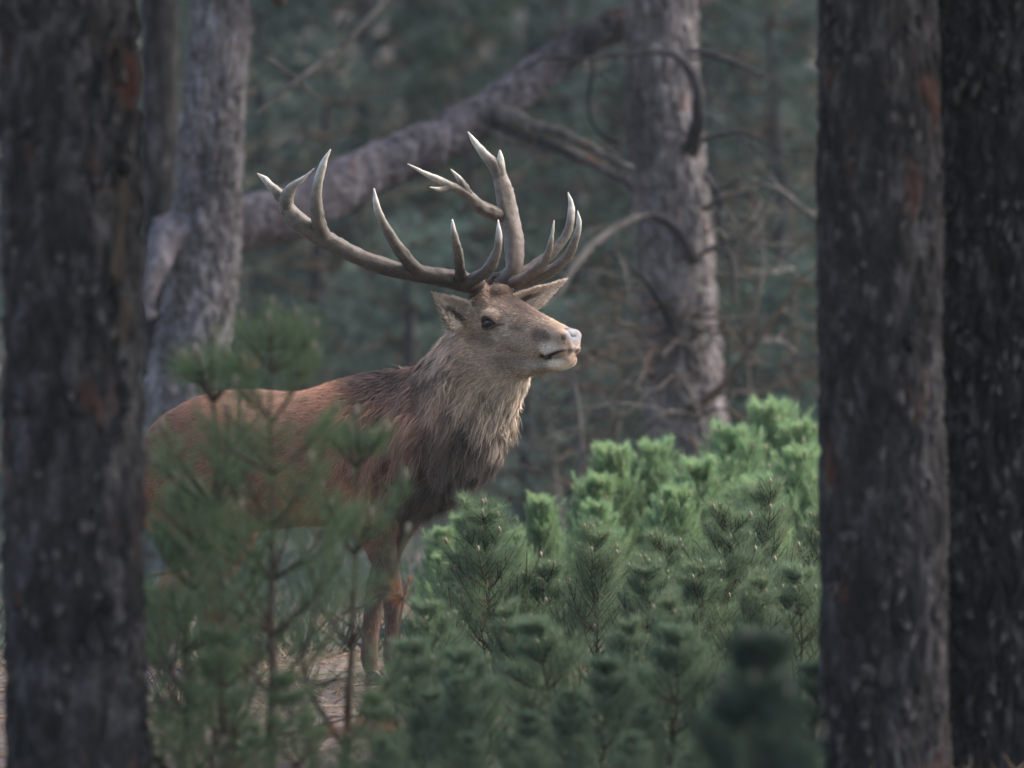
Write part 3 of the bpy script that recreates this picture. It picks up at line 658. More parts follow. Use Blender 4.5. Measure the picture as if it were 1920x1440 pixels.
# nostril dent
for s in (1, -1):
    d = np.linalg.norm(V - H(.326, s * .050, -.076), axis=1); dsp = dsp - .012 * (1 - sstep(.004, .014, d))
V = V + NV * dsp[:, None]
me.vertices.foreach_set('co', (V - SB).astype(np.float32).ravel()); me.update()
me.vertices.foreach_get('normal', (n32 := np.empty(nv * 3, np.float32))); NV = n32.reshape(-1, 3).astype(float)
# coat colours: soft blobs along the body (x, z of the animal), then the head in its own frame
def q2(px, py): p = P(px, py, dY(min(px, 900))); return p[0], p[2]
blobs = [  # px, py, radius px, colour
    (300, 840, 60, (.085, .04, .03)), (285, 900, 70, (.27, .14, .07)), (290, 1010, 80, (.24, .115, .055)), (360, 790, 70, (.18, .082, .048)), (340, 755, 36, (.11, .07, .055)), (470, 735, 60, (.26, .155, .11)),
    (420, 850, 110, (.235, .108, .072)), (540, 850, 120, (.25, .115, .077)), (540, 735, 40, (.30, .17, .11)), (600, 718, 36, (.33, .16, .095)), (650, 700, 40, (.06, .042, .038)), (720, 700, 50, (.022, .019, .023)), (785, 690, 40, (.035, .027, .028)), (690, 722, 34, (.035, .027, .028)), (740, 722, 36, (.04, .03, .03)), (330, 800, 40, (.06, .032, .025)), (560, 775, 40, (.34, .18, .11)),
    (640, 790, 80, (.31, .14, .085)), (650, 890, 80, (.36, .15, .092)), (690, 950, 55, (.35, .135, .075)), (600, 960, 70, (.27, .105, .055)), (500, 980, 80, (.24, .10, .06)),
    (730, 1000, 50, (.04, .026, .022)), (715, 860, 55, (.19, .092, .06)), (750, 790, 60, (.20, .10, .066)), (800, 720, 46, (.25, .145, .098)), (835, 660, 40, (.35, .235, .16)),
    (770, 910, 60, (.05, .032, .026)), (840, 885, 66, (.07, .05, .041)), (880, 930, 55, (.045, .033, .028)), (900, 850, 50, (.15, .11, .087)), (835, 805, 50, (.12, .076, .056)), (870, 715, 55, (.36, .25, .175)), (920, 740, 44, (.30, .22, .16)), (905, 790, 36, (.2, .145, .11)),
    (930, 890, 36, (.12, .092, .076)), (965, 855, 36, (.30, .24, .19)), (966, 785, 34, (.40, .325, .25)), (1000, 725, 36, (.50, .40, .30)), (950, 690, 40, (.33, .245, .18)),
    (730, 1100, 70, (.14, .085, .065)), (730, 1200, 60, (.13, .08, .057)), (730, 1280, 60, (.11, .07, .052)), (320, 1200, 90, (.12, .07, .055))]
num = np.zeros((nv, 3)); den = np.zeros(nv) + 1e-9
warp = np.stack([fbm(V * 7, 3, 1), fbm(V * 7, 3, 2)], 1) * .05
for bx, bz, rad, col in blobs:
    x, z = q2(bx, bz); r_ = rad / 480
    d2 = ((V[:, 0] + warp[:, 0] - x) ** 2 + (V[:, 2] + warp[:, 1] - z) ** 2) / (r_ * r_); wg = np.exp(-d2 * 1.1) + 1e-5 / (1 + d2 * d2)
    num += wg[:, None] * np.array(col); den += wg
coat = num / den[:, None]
# narrow dark line on the spine
hx, hy, hz = hd.T; hz0 = hz; hx = np.where(hx > .1, .1 + (hx - .1) * 1.11, hx); hz = hz + np.interp(hx, [0, .1, .2, .3, .36], [0, .013, .032, .046, .05]); hya = np.abs(hy)
head = np.tile([.34, .24, .175], (nv, 1))
def blend(w_, c): 
    global head; head = head * (1 - w_[:, None]) + np.array(c) * w_[:, None]
def hb(x, y, z, rx, ry, rz, k=.6): return 1 - sstep(k, 1.3, np.sqrt(((hx - x) / rx) ** 2 + ((hya - y) / ry) ** 2 + ((hz - z) / rz) ** 2))
blend(hb(-.02, 0, .12, .13, .075, .06), (.15, .098, .075)); blend(hb(.13, 0, .075, .14, .05, .045) * .9, (.15, .10, .08)); blend(hb(-.08, .06, .09, .05, .05, .04) * .6, (.09, .065, .05))
blend(hb(.005, .09, .038, .06, .06, .026, .2) * .5, (.42, .33, .26)); blend(hb(.06, .07, -.03, .05, .05, .035) * .6, (.36, .28, .22)); blend(hb(-.01, .09, -.06, .05, .06, .03) * .6, (.20, .15, .11)); blend(hb(.15, .05, -.06, .06, .05, .03) * .5, (.30, .225, .18))
blend(hb(.24, .05, -.03, .05, .04, .03) * .8, (.10, .07, .06)); blend(hb(-.075, .09, -.045, .035, .05, .03, .2) * .8, (.10, .068, .05)); blend(hb(.035, .08, -.045, .03, .04, .022, .2) * .8, (.50, .39, .30)); blend(hb(.075, .07, .0, .02, .04, .03, .2) * .7, (.46, .36, .28)); blend(hb(.12, .06, -.01, .04, .03, .014, .3) * .6, (.12, .085, .07)); blend(hb(.10, .06, -.09, .06, .04, .014, .3) * .5, (.15, .105, .085)); blend(hb(.05, .06, -.125, .06, .05, .02, .3) * .5, (.42, .32, .24)); blend(hb(.285, .05, -.07, .075, .05, .032, .3), (.55, .43, .35)); blend(hb(.30, .03, -.135, .06, .05, .026), (.62, .50, .39)); blend(hb(.382, .02, -.07, .014, .03, .014), (.5, .44, .40))
blend(hb(.21, .04, -.135, .05, .04, .03) * .8, (.34, .27, .20)); blend(hb(.06, .05, -.15, .1, .06, .03) * .7, (.20, .15, .115))
blend(1 - sstep(.5, 1.2, np.sqrt(((hz0 + .166 - (hx - .175) * .22) / .007) ** 2 + ((hx - .295) / .075) ** 4)), (.035, .026, .024))      # mouth line
blend(hb(.228, .04, -.108, .02, .03, .013) * .95, (.04, .03, .027))
blend(hb(.36, .0, -.02, .035, .042, .030, .8), (.20, .20, .22)); blend(hb(.352, .046, -.030, .013, .013, .010, .7), (.02, .016, .016))
blend(hb(.055, .085, -.002, .022, .05, .007) * .8, (.06, .045, .038)); blend(hb(-.0, .1, -.0, .03, .03, .021, .8) * .8, (.07, .05, .042))
hw_ = sstep(-.15, -.02, hx) * sstep(-.22, -.14, hz)
coat = coat * (1 - hw_[:, None]) + head * hw_[:, None]
for a, b, n_ in ((EB1, ET1, np.array([.45, -.75, -.15])), (EB2, ET2, np.array([.35, -.85, -.2]))):
    d, t = segd(V, a, b); we = (1 - sstep(.075, .09, d)) * sstep(.02, .15, t); inner = sstep(.1, .5, NV @ nrm(n_))
    ea = nrm(b - a); es = np.cross(ea, nrm(n_ - ea * np.dot(n_, ea))); sx = (V - a) @ es
    core = (1 - sstep(.006, .02, np.abs(sx + .014 + .02 * fbm(V * 20, 2, 4)))) * (1 - sstep(.45, .75, t))
    ec = np.array([.34, .265, .21]) * (1 - inner[:, None]) + (np.array([[.52, .43, .36]]) * (1 - core[:, None]) + np.array([[.09, .07, .06]]) * core[:, None]) * inner[:, None]
    coat = coat * (1 - we[:, None]) + ec * we[:, None]
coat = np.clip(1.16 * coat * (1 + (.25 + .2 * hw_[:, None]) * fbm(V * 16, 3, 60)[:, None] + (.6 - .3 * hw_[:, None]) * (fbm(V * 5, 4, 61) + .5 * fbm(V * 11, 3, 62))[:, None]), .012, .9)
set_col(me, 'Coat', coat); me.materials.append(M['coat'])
# hair: direction and length of every vertex
lg = np.minimum.reduce([segd(V, legs[k][3], legs[k][6])[0] for k in legs]); legw = (1 - sstep(.06, .16, lg)) * (1 - sstep(.62, .75, V[:, 2]))
nk, tn = segd(V, P(770, 830, .0), P(930, 640, -.16)); neckw = (1 - sstep(.24, .40, nk)) * (1 - inhead) * (1 - legw) * (1 - sstep(-.05, .25, -(V - P(720, 800, .05)) @ ax))
flow = (-ax + np.array([0, 0, -.45]))[None] * (1 - neckw[:, None]) + np.array([-.45, .2, -1.])[None] * neckw[:, None]
flow = flow * (1 - hw_[:, None]) + (-hf + .25 * np.sign(hy)[:, None] * hr * .6 - .1 * hu) * hw_[:, None]
flow = flow * (1 - legw[:, None]) + np.array([0, 0, -1.]) * legw[:, None]
for a, b in ((EB1, ET1), (EB2, ET2)):
    d, t = segd(V, a, b); we = (1 - sstep(.075, .09, d)) * sstep(.02, .15, t); flow = flow * (1 - we[:, None]) + nrm(b - a) * we[:, None]
flow = flow + .30 * np.stack([vnoise(V * 9, 71), vnoise(V * 9, 72), vnoise(V * 9, 73)], 1) * (1 - hw_[:, None])
lower = sstep(-.05, .9, 1 - tn)
flen = .024 + neckw * (.022 + .048 * lower); flen = flen * (1 - hw_) + .015 * hw_; flen = flen * (1 - legw) + .014 * legw; flen = flen * (1 - .1 * earw)
muzz = sstep(.24, .30, hx) * hw_; flen = flen * (1 - .7 * muzz)
bare = np.maximum(hb(.36, 0, -.02, .035, .042, .030, .9), hb(-.0, .1, -.0, .034, .04, .027, .9)) * (hx > -.1)
me.calc_loop_triangles(); nt_ = len(me.loop_triangles); T3 = np.empty(nt_ * 3, np.int32); me.loop_triangles.foreach_get('vertices', T3); T3 = T3.reshape(-1, 3)
area = np.linalg.norm(np.cross(V[T3[:, 1]] - V[T3[:, 0]], V[T3[:, 2]] - V[T3[:, 0]]), axis=1) / 2
dens = 1 + 2.2 * hw_ + .6 * neckw; pr = area * dens[T3].mean(1) * (1 - bare[T3].max(1)); pr /= pr.sum()
NH = 200000
ti = rng.choice(nt_, NH, p=pr); b1 = np.sqrt(rng.random(NH)); b2 = rng.random(NH); bw = np.stack([1 - b1, b1 * (1 - b2), b1 * b2], 1)
def bi(X): return np.einsum('ij,ij...->i...', bw, X[T3[ti]])
hp, hn, hflow, hlen, hcol, hnk = bi(V), nrm(bi(NV)), bi(flow), bi(flen), bi(coat), bi(neckw)
hflow = nrm(hflow - hn * np.sum(hflow * hn, 1)[:, None] + .12 * rng.normal(size=(NH, 3)))
hlen = hlen * rng.uniform(.65, 1.25, NH); top_ = sstep(.3, .8, hn[:, 2]); lift = ((.24 + .12 * rng.random(NH) + .10 * hnk) * (1 - .5 * top_)); hlen = hlen * (1 - .45 * top_ * hnk); lift = lift[:, None]
clump = np.stack([vnoise(hp * 38, 81), vnoise(hp * 38, 82), vnoise(hp * 20, 83)], 1) * ((.15 + .5 * hnk) * (1 - .7 * top_))[:, None]
d0 = nrm(hflow + hn * lift); d1 = nrm(hflow + hn * lift * .35 + clump + np.array([0, 0, -.35]) * hnk[:, None])
wv = nrm(np.cross(d0, hn) + .35 * rng.normal(size=(NH, 3)) * .5) * (.0011 + .0006 * hnk + .0002 * rng.random(NH))[:, None]
cs_ = .042; pw = hp + .015 * np.stack([vnoise(hp * 22, 91), vnoise(hp * 22, 92), vnoise(hp * 22, 93)], 1); fl = np.floor(pw / cs_)
cc_ = (fl + np.stack([h3(fl[:, 0], fl[:, 1], fl[:, 2], e) for e in (5, 6, 7)], 1)) * cs_; pull = (cc_ - hp); pull = pull - hn * np.sum(pull * hn, 1)[:, None]
lk = h3(fl[:, 0], fl[:, 1], fl[:, 2], 8); hlen = hlen * (1 + hnk * (lk - .5) * .9); mid = hp + d0 * (hlen * .5)[:, None]; tip = mid + d1 * (hlen * .55)[:, None] + pull * (.75 * hnk * sstep(.03, .07, hlen))[:, None]; rt = hp - hn * .002
HV = np.stack([rt - wv, rt + wv, mid + wv * .8, mid - wv * .8, tip], 1).reshape(-1, 3); o5 = np.arange(NH)[:, None] * 5
fme = mesh('fur', HV - SB, [o5 + np.array([[0, 1, 2, 3]]), o5 + np.array([[3, 2, 4]])], True)
grey = (1 + hnk * (lk - .5) * .7) * rng.normal(1, .26, NH) * (1 + (.35 + .5 * hnk) * (rng.random(NH) > .88)); hc = np.clip(hcol * np.clip(grey, .4, 1.9)[:, None], .008, .9)
lum = hc.mean(1, keepdims=True); tipc = hc * .75 + .25 * (lum * 1.25 + .015)
set_col(fme, 'Coat', np.stack([hc, hc, hc, hc, tipc], 1).reshape(-1, 3))
obj('fur', fme, M['fur'], stag, kind='stuff')
# eyes
for s in (1, -1):
    V_, F_ = ball(H(.002, s * .098, .002) - SB, [hf * .029, hu * .025, hr * .020]); e = obj('eye', mesh('eye', V_, F_), M['eye'], stag)
    for zz, rr in ((.0245, .0065), (-.0235, .0045)):
        V_, F_, _ = tube([H(-.034, s * .096, -.002) - SB, H(-.018, s * .110, zz * .8) - SB, H(.004, s * .113, zz) - SB, H(.024, s * .107, zz * .6) - SB, H(.040, s * .094, -.008) - SB], [.003, rr, rr, rr * .8, .003], 7, 4)
        lm = mesh('eyelid', V_, F_); set_col(lm, 'Coat', np.tile([[.10, .075, .06]], (len(V_), 1))); obj('eyelid', lm, M['coat'], e)
V_, F_ = ball(H(.314, 0, -.069) - SB, [hf * .031, hr * .046, hu * .031]); obj('nose_pad', mesh('nose_pad', V_, F_), M['nose'], stag)
# hooves: two toes each
for k in legs:
    a, b = legs[k][-2], legs[k][-1]; hoof = None
    for s in (-1, 1):
        c = b + np.array([.028, -.012, 0]); o = sv * s * .019
        rows = [(b + o + np.array([-.004, 0, .03]), .020, .030), (b + o * 1.05 + np.array([.012, -.006, .005]), .021, .037), (b + o * 1.1 + np.array([.024, -.012, -.02]), .022, .046)]
        g0 = G(b[0], b[1]); rows[-1][0][2] = min(rows[-1][0][2], g0 + .012)
        V_, F_ = loft([r[0] - SB for r in rows], [sv * r[1] for r in rows], [ax * r[2] for r in rows], 12); obj('hoof', mesh('hoof', V_, F_), M['hoof'], stag)
# antlers
def acol(n, t, base, tipc=(.62, .57, .49), p=.62):
    t = t[:, None]; tt = t ** 1.3; g = np.array(base) * (1 - tt) + np.array([.25, .212, .175]) * tt
    k_ = sstep(p, 1., t); return g * (1 - k_) + np.array(tipc) * k_
def antler_piece(name, pts, rad, parent, t0=0., t1=1., base=(.038, .026, .02), tipc=(.74, .69, .60), p=.62, m=20):
    V_, F_, t = tube(pts, rad, m, 8); cc = np.array(pts[0])
    ag = np.concatenate([np.tile(np.arange(m) / m * 6.283, (len(V_) - 2) // m), [0, 0]]); al = np.concatenate([np.repeat(np.arange((len(V_) - 2) // m), m) * .09, [0, 0]])
    nz = vnoise(V_ * 55, 9) * .002 + .004 * vnoise(V_ * 14, 12) + (.0045 * vnoise(np.stack([np.cos(ag) * 2.6, np.sin(ag) * 2.6, al], 1), 19) + .004 * np.maximum(0, vnoise(V_ * 95, 23))) * (1 - sstep(.5, .85, t0 + (t1 - t0) * t)); nz *= 1 - .8 * sstep(.8, 1, t); ctr = np.repeat(catmull(pts, 8), m, 0); dirn = nrm(V_[:-2] - ctr); V_[:-2] += dirn * nz[:-2, None]
    mm = mesh(name, V_ - SB, F_); set_col(mm, 'Coat', acol(len(V_), t0 + (t1 - t0) * t, base, tipc, p)); return obj(name, mm, M['antler'], parent)
yR, yL = -.30, -.06           # depth of the two antler bases
def seq(rows): return [P(a, b, c) for a, b, c in rows]
bR = H(-.075, .078, .155); bL = H(-.075, -.078, .155)
def z_(y0, d): return y0 + d
A1 = antler_piece('antler', [bR] + seq([(862, 527, -.33), (830, 521, -.35), (790, 515, -.36), (745, 506, -.37), (695, 490, -.38), (644, 467, -.38), (604, 446, -.37), (572, 424, -.36), (545, 400, -.35), (530, 372, -.34)]), [.038, .037, .034, .033, .032, .032, .032, .034, .040, .036, .022], stag, 0, .68)
antler_piece('tine', seq([(552, 410, -.355), (527, 370, -.345), (508, 350, -.335), (496, 336, -.325), (482, 325, -.32)]), [.026, .022, .016, .011, .002], A1, .5, 1)
antler_piece('tine', seq([(540, 398, -.35), (536, 374, -.36), (549, 350, -.375), (570, 333, -.39), (589, 316, -.40)]), [.03, .026, .016, .011, .002], A1, .5, 1)
antler_piece('tine', seq([(612, 452, -.37), (598, 420, -.40), (593, 380, -.43), (597, 340, -.45), (607, 305, -.46), (620, 280, -.46)]), [.028, .026, .023, .019, .013, .002], A1, .42, 1)
antler_piece('tine', seq([(790, 517, -.36), (768, 492, -.41), (744, 462, -.45), (722, 425, -.48), (707, 390, -.5), (701, 353, -.5)]), [.024, .023, .020, .017, .013, .002], A1, .12, 1, tipc=(.68, .64, .57))
antler_piece('tine', seq([(864, 528, -.36), (862, 500, -.43), (858, 472, -.48), (851, 440, -.5), (848, 411, -.5)]), [.021, .021, .018, .014, .002], A1, .05, 1, tipc=(.72, .68, .62), p=.72)
antler_piece('tine', seq([(872, 534, -.36), (892, 522, -.42), (912, 508, -.47), (928, 480, -.51), (935, 448, -.52), (934, 412, -.51)]), [.024, .024, .022, .018, .014, .002], A1, .02, 1, tipc=(.72, .68, .62), p=.74)
A2 = antler_piece('antler', [bL] + seq([(962, 508, -.10), (965, 475, -.08), (960, 430, -.05), (950, 385, -.02), (941, 345, .0), (934, 318, .01)]), [.036, .034, .037, .037, .036, .034, .022], stag, .05, .66, base=(.12, .09, .075))
antler_piece('tine', seq([(941, 350, .0), (938, 318, 0), (939, 298, 0), (937, 281, 0)]), [.028, .022, .014, .002], A2, .5, 1)
antler_piece('tine', seq([(941, 345, .0), (927, 312, .0), (908, 290, .01), (893, 270, .02), (877, 247, .02)]), [.026, .022, .016, .011, .002], A2, .5, 1)
T_ = antler_piece('tine', seq([(948, 408, -.03), (922, 398, -.06), (898, 386, -.09), (872, 362, -.12), (842, 346, -.15), (806, 330, -.17), (764, 307, -.19)]), [.026, .025, .024, .020, .015, .012, .002], A2, .3, .95)
antler_piece('tine', seq([(880, 368, -.11), (868, 345, -.13), (857, 330, -.14), (845, 317, -.15)]), [.019, .015, .011, .002], A2, .45, 1)
antler_piece('tine', seq([(842, 350, -.15), (826, 355, -.17), (806, 351, -.19)]), [.012, .009, .002], A2, .5, 1)
antler_piece('tine', seq([(962, 530, -.12), (985, 520, -.18), (1010, 502, -.23), (1026, 478, -.27), (1034, 448, -.29), (1039, 413, -.29)]), [.022, .021, .019, .016, .012, .002], A2, .05, 1, base=(.16, .11, .08), tipc=(.66, .62, .55), p=.7)
antler_piece('tine', seq([(966, 532, -.11), (1000, 524, -.15), (1035, 508, -.2), (1062, 484, -.24), (1078, 450, -.27), (1085, 420, -.28), (1083, 395, -.28)]), [.024, .022, .020, .019, .016, .012, .002], A2, .05, 1, base=(.12, .09, .07), tipc=(.72, .68, .6), p=.66)
antler_piece('tine', seq([(964, 518, -.1), (1000, 500, -.09), (1035, 474, -.08), (1060, 445, -.07), (1070, 412, -.07), (1071, 385, -.06), (1065, 360, -.06)]), [.02, .019, .018, .017, .015, .012, .002], A2, .1, 1, base=(.16, .13, .11), tipc=(.74, .70, .64), p=.62)
for b_, A0 in ((bR, A1), (bL, A2)):       # rough burr round the antler base
    th = np.arange(20) / 20 * 6.283; rr = .043 + .006 * np.sin(th * 7); c_ = b_ - SB
    axd = nrm(b_ - H(-.062, 0, .11)); u_ = nrm(np.cross(axd, hf)); v_ = np.cross(axd, u_)
    pts = [c_ + u_ * r_ * math.cos(a_) + v_ * r_ * math.sin(a_) for a_, r_ in zip(th, rr)]; pts.append(pts[0])
    V_, F_, _ = tube(pts, [.009 + .003 * (i_ % 3) for i_ in range(21)], 7, 2); bm_ = mesh('burr', V_, F_); set_col(bm_, 'Coat', np.tile([[.10, .075, .06]], (len(V_), 1))); obj('burr', bm_, M['antler'], A0)

# ------------------------------------------------------------------ young pines round the stag
def grow(proto, spots, labels, group, sxy=1.):
    first = [True] * len(proto)
    for i, (k, px, top, y) in enumerate(spots):
        if group == 'dark sapling thicket' and top > 1090: y -= min(1.1, (top - 1090) * .012)
        o = proto[k] if first[k] else copy_tree(proto[k]); first[k] = False
        lb = labels[i] if isinstance(labels, list) else labels
        if lb.startswith('dark blue-green pine'):
            row = 'topmost row' if top < 1070 else 'middle rows' if top < 1260 else 'lowest front row'; by = 'beside the russet dead tuft' if px < 890 else 'below the stag\'s mane' if px < 1060 else 'below the upright grey pine' if px < 1340 else 'beside the shallow-barked trunk'
            lb = 'dark blue-green sapling in the thicket\'s ' + row + ', ' + by
        if lb.startswith('bright green bushy'): lb = 'bright green bushy sapling beyond the dark thicket, ' + ('between the stag\'s mane and the upright pine' if px < 1180 else 'at the foot of the upright grey pine' if px < 1360 else 'near the tallest bright sapling' if px < 1560 else 'hidden behind the shallow-barked trunk')
        place(o, px, top, y, lb, group, sxy=sxy)
# the open sapling in front of the flank
big = sapling('pine_sapling', 1.5, 'needle_mid', .074, .0019, .62, .21, 7, .36, (34, 60), 5, .01, 2, 3, ao=(0, 4))
place(big, 512, 560, -4.9, 'open green pine sapling with bare brown stem in front of the stag\'s flank', 'saplings before the stag', rz=.6, upright=True)
pr = [sapling('pine_sapling', 1.0, 'needle_mid', .07, .0021, .36, .12, 4, .36, (44, 68), 4, .03, 2, 2, ao=(0, 4)), sapling('pine_sapling', .9, 'needle_mid', .074, .0019, .7, .04, 5, .5, (34, 62), 5, .03, 2, 4, ao=(0, 4))]
grow(pr, [(0, 640, 768, -4.4), (0, 436, 625, -4.6), (1, 345, 905, -4.4), (1, 395, 1210, -4.2), (1, 300, 1300, -4.3), (1, 640, 1370, -4.8), (1, 585, 1320, -3.2), (1, 450, 1290, -3.0), (1, 565, 1250, -5.0), (1, 390, 1170, -5.1), (1, 695, 1290, -5.0), (1, 480, 1350, -5.2)],
     ['slim green sapling whose leader crosses the stag\'s shoulder', 'thin straggly sapling rising above the stag\'s back', 'green sapling hiding the stag\'s hind leg beside the dark trunk', 'low dark sapling under the open green sapling', 'low dark sapling at the foot of the dark trunk with bare wood', 'low sapling below the stag\'s foreleg', 'low green sapling on the litter under the stag\'s belly', 'low green sapling on the litter beside the heather', 'green sapling leaning against the open sapling\'s lower stem', 'blurred green sapling in front of the stag\'s hind leg', 'low green sapling in front of the stag\'s fore hooves', 'low blurred sapling between the dark trunk and the open sapling'], 'saplings before the stag')
# dark blue-green saplings in front of the bright ones
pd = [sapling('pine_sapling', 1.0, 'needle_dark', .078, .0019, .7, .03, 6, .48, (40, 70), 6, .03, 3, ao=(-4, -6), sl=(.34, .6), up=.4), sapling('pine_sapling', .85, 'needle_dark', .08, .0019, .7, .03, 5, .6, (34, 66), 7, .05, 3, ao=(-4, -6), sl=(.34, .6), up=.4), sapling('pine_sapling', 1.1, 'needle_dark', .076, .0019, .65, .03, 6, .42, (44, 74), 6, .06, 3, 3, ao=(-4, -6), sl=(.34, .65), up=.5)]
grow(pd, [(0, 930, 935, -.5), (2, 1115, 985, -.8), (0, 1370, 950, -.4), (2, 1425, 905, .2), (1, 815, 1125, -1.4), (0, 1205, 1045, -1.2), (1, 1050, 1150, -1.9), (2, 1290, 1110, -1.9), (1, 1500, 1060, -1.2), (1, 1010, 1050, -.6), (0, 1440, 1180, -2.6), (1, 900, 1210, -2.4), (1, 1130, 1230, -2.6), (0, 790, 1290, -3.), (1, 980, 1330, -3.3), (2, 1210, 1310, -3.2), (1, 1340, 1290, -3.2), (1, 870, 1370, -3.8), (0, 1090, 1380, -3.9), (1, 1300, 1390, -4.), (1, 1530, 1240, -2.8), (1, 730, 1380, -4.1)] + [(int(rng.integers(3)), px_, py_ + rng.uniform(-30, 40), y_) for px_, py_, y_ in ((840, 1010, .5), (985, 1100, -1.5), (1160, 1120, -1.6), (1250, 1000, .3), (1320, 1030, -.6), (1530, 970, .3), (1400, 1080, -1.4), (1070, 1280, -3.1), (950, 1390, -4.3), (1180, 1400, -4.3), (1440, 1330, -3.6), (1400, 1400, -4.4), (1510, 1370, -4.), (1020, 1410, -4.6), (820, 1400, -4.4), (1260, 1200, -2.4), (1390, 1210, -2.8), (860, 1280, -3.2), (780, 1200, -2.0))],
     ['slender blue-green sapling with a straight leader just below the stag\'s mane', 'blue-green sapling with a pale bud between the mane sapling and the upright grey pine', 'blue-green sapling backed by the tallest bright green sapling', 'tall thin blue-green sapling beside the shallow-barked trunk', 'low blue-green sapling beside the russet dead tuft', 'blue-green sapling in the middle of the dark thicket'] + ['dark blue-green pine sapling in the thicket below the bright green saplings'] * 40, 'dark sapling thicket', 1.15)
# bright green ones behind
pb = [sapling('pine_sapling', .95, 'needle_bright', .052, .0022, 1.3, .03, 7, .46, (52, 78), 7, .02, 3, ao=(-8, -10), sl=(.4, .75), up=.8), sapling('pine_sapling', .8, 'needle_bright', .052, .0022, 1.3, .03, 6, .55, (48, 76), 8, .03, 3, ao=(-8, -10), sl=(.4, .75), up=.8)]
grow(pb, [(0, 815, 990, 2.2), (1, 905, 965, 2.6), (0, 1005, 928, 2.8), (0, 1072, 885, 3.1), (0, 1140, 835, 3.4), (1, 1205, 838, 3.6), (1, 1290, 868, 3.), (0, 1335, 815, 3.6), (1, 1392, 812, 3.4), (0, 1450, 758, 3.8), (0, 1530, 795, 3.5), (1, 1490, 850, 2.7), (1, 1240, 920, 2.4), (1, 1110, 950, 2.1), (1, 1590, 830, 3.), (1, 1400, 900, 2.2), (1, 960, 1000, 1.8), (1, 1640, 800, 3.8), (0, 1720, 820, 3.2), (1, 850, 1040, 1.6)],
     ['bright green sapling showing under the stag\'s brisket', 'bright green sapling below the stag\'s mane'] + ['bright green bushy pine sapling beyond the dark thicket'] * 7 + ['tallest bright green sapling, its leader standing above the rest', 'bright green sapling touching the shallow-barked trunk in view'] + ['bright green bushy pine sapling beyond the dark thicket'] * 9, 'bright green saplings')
# dark one close by, out of focus
near = sapling('pine_sapling', 1.0, 'needle_shade', .06, .0032, 1.5, .05, 5, .5, (35, 62), 6, .03, 3)
place(near, 1420, 1185, -8.2, 'very dark low pine sapling in deep shade close to the shallow-barked trunk', rz=.3, sxy=.9)

# tufts of dead brown needles caught among the saplings
for px, py, y, n, r_, lab in ((755, 1112, -1.9, 240, .05, 'russet tuft of dead needles beside the stag\'s foreleg'), (452, 690, -3.25, 170, .055, 'brown tuft of dead needles above the stag\'s back')):
    c = P(px, py, y); t = empty('dead_tuft', c); tag(t, lab, 'dead twig'); N = Needles()
    V, F, _ = tube([(-.02, 0, -c[2] + G(c[0], y)), (-.03, 0, -c[2] * .5), (0, 0, -.04), (.02, 0, .05)], [.006, .005, .004, .002], 5, 3); obj('twig', mesh('twig', V, F), M['twig'], t)
    for i in range(6):
        d = nrm(rng.normal(size=3)) * r_; N.shoot((0, 0, -.02), d + (0, 0, .02), n // 5, .04, .003, 70, 30)
    obj('dead_needles', N.mesh('dead_needles'), M['needle_dead'], t, kind='stuff')
# dry twigs near the ground on the left
for i, (p0, p1, p2) in enumerate([((285, 1320), (330, 1235), (395, 1175)), ((278, 1080), (320, 1072), (365, 1062)), ((560, 1300), (620, 1278), (690, 1268)), ((500, 1385), (600, 1360), (720, 1330)), ((300, 1255), (330, 1180), (322, 1130)), ((640, 1150), (690, 1130), (735, 1118))]):
    y = -3.4 + .25 * i if i < 5 else -1.9; c = P(*p0, y); t = empty('dead_branch', c); tag(t, 'thin dry twig poking from the undergrowth below the stag', 'branch', 'dry twigs below the stag')
    limb(t, [P(*p0, y), P(*p1, y + .05), P(*p2, y + .1)], [.006, .005, .002], 'dead_wood', 'stick', 5, .003)
    limb(t, [P(*p1, y + .05), P(p1[0] + 25, p1[1] - 18, y + .02), P(p1[0] + 55, p1[1] - 12, y - .02)], [.004, .003, .001], 'dead_wood', 'twig', 4, .002)
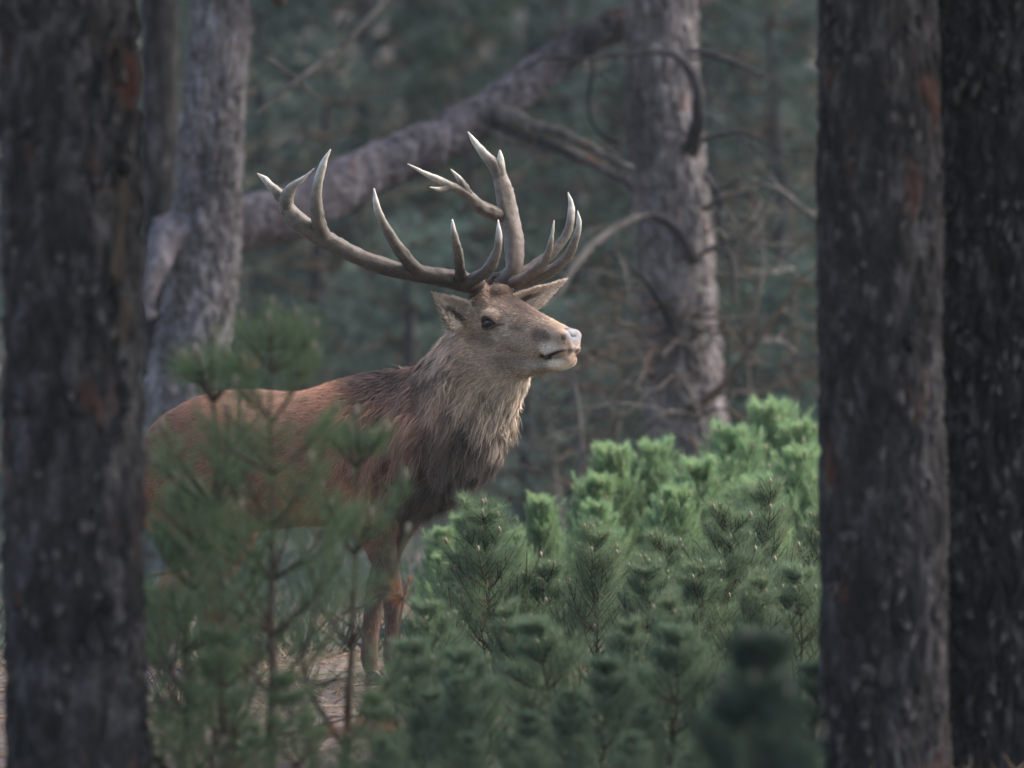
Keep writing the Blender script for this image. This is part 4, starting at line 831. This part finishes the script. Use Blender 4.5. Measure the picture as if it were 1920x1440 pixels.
# dry grass and litter
n = 45000
x = rng.uniform(-4.5, 4.5, n); y = rng.uniform(-5.5, 6, n); z = gz(x, y)
d = nrm(np.stack([rng.normal(0, .8, n), rng.normal(0, .8, n), np.abs(rng.normal(0, .45, n)) * (rng.random(n) > .45) + .04], 1))
V, F = blades(np.stack([x, y, z + .004], 1), d, rng.uniform(.03, .15, n), rng.uniform(.003, .010, n)); g = obj('dry_grass', mesh('dry_grass', V, F, False), M['grass_dry'], kind='stuff'); tag(g, 'dry grass and needle litter covering the forest floor', 'grass')
n = 26000
x = rng.uniform(-1, 1, n); y = rng.uniform(.8, 26, n); x = x * (2.6 + y * .12); keep = fbm(np.stack([x * .6, y * .6, 0 * x], 1), 3, 90) > -.12; x, y = x[keep], y[keep]; n = len(x)
d = nrm(np.stack([rng.normal(0, .6, n), rng.normal(0, .6, n), np.abs(rng.normal(0, .5, n)) + .4], 1))
V, F = blades(np.stack([x, y, gz(x, y)], 1), d, rng.uniform(.10, .32, n), .016); g = obj('undergrowth', mesh('undergrowth', V, F, False), M['needle_wood'], kind='stuff'); tag(g, 'low green undergrowth on the forest floor behind the stag', 'undergrowth')
n = 30000
x = rng.uniform(-1.0, 2.2, n); y = rng.uniform(-3.7, 1.6, n); keep = fbm(np.stack([x * 1.2, y * 1.2, 0 * x], 1), 3, 95) > -.2 + .8 * (x < -.45); x, y = x[keep], y[keep]; n = len(x)
d = nrm(np.stack([rng.normal(0, .7, n), rng.normal(0, .7, n), np.abs(rng.normal(0, .5, n)) + .4], 1))
V, F = blades(np.stack([x, y, gz(x, y)], 1), d, rng.uniform(.04, .13, n), .005); g = obj('ground_cover', mesh('ground_cover', V, F, False), M['needle_dark'], kind='stuff'); tag(g, 'low dark green ground cover between the thicket\'s stems', 'ground cover')
c = P(335, 1330, -1.2); t = empty('heather', (c[0], -1.2, G(c[0], -1.2))); tag(t, 'small mauve heather clump beside the stag\'s hind leg', 'heather'); N = Needles(); parts = []
for i in range(30):
    a_ = rng.normal(0, .07, 2); e = np.array([a_[0] * 1.6, a_[1] * 1.6, rng.uniform(.12, .24)]); parts.append(tube([(a_[0] * .4, a_[1] * .4, -.02), e * .6, e], [.003, .002, .001], 4, 1)[:2]); N.shoot(e * .5, e, 40, .014, .006, 70, 50)
obj('stems', mesh('stems', *joinvf(parts)), M['twig'], t); obj('flowers', N.mesh('flowers'), M['heather'], t, kind='stuff')
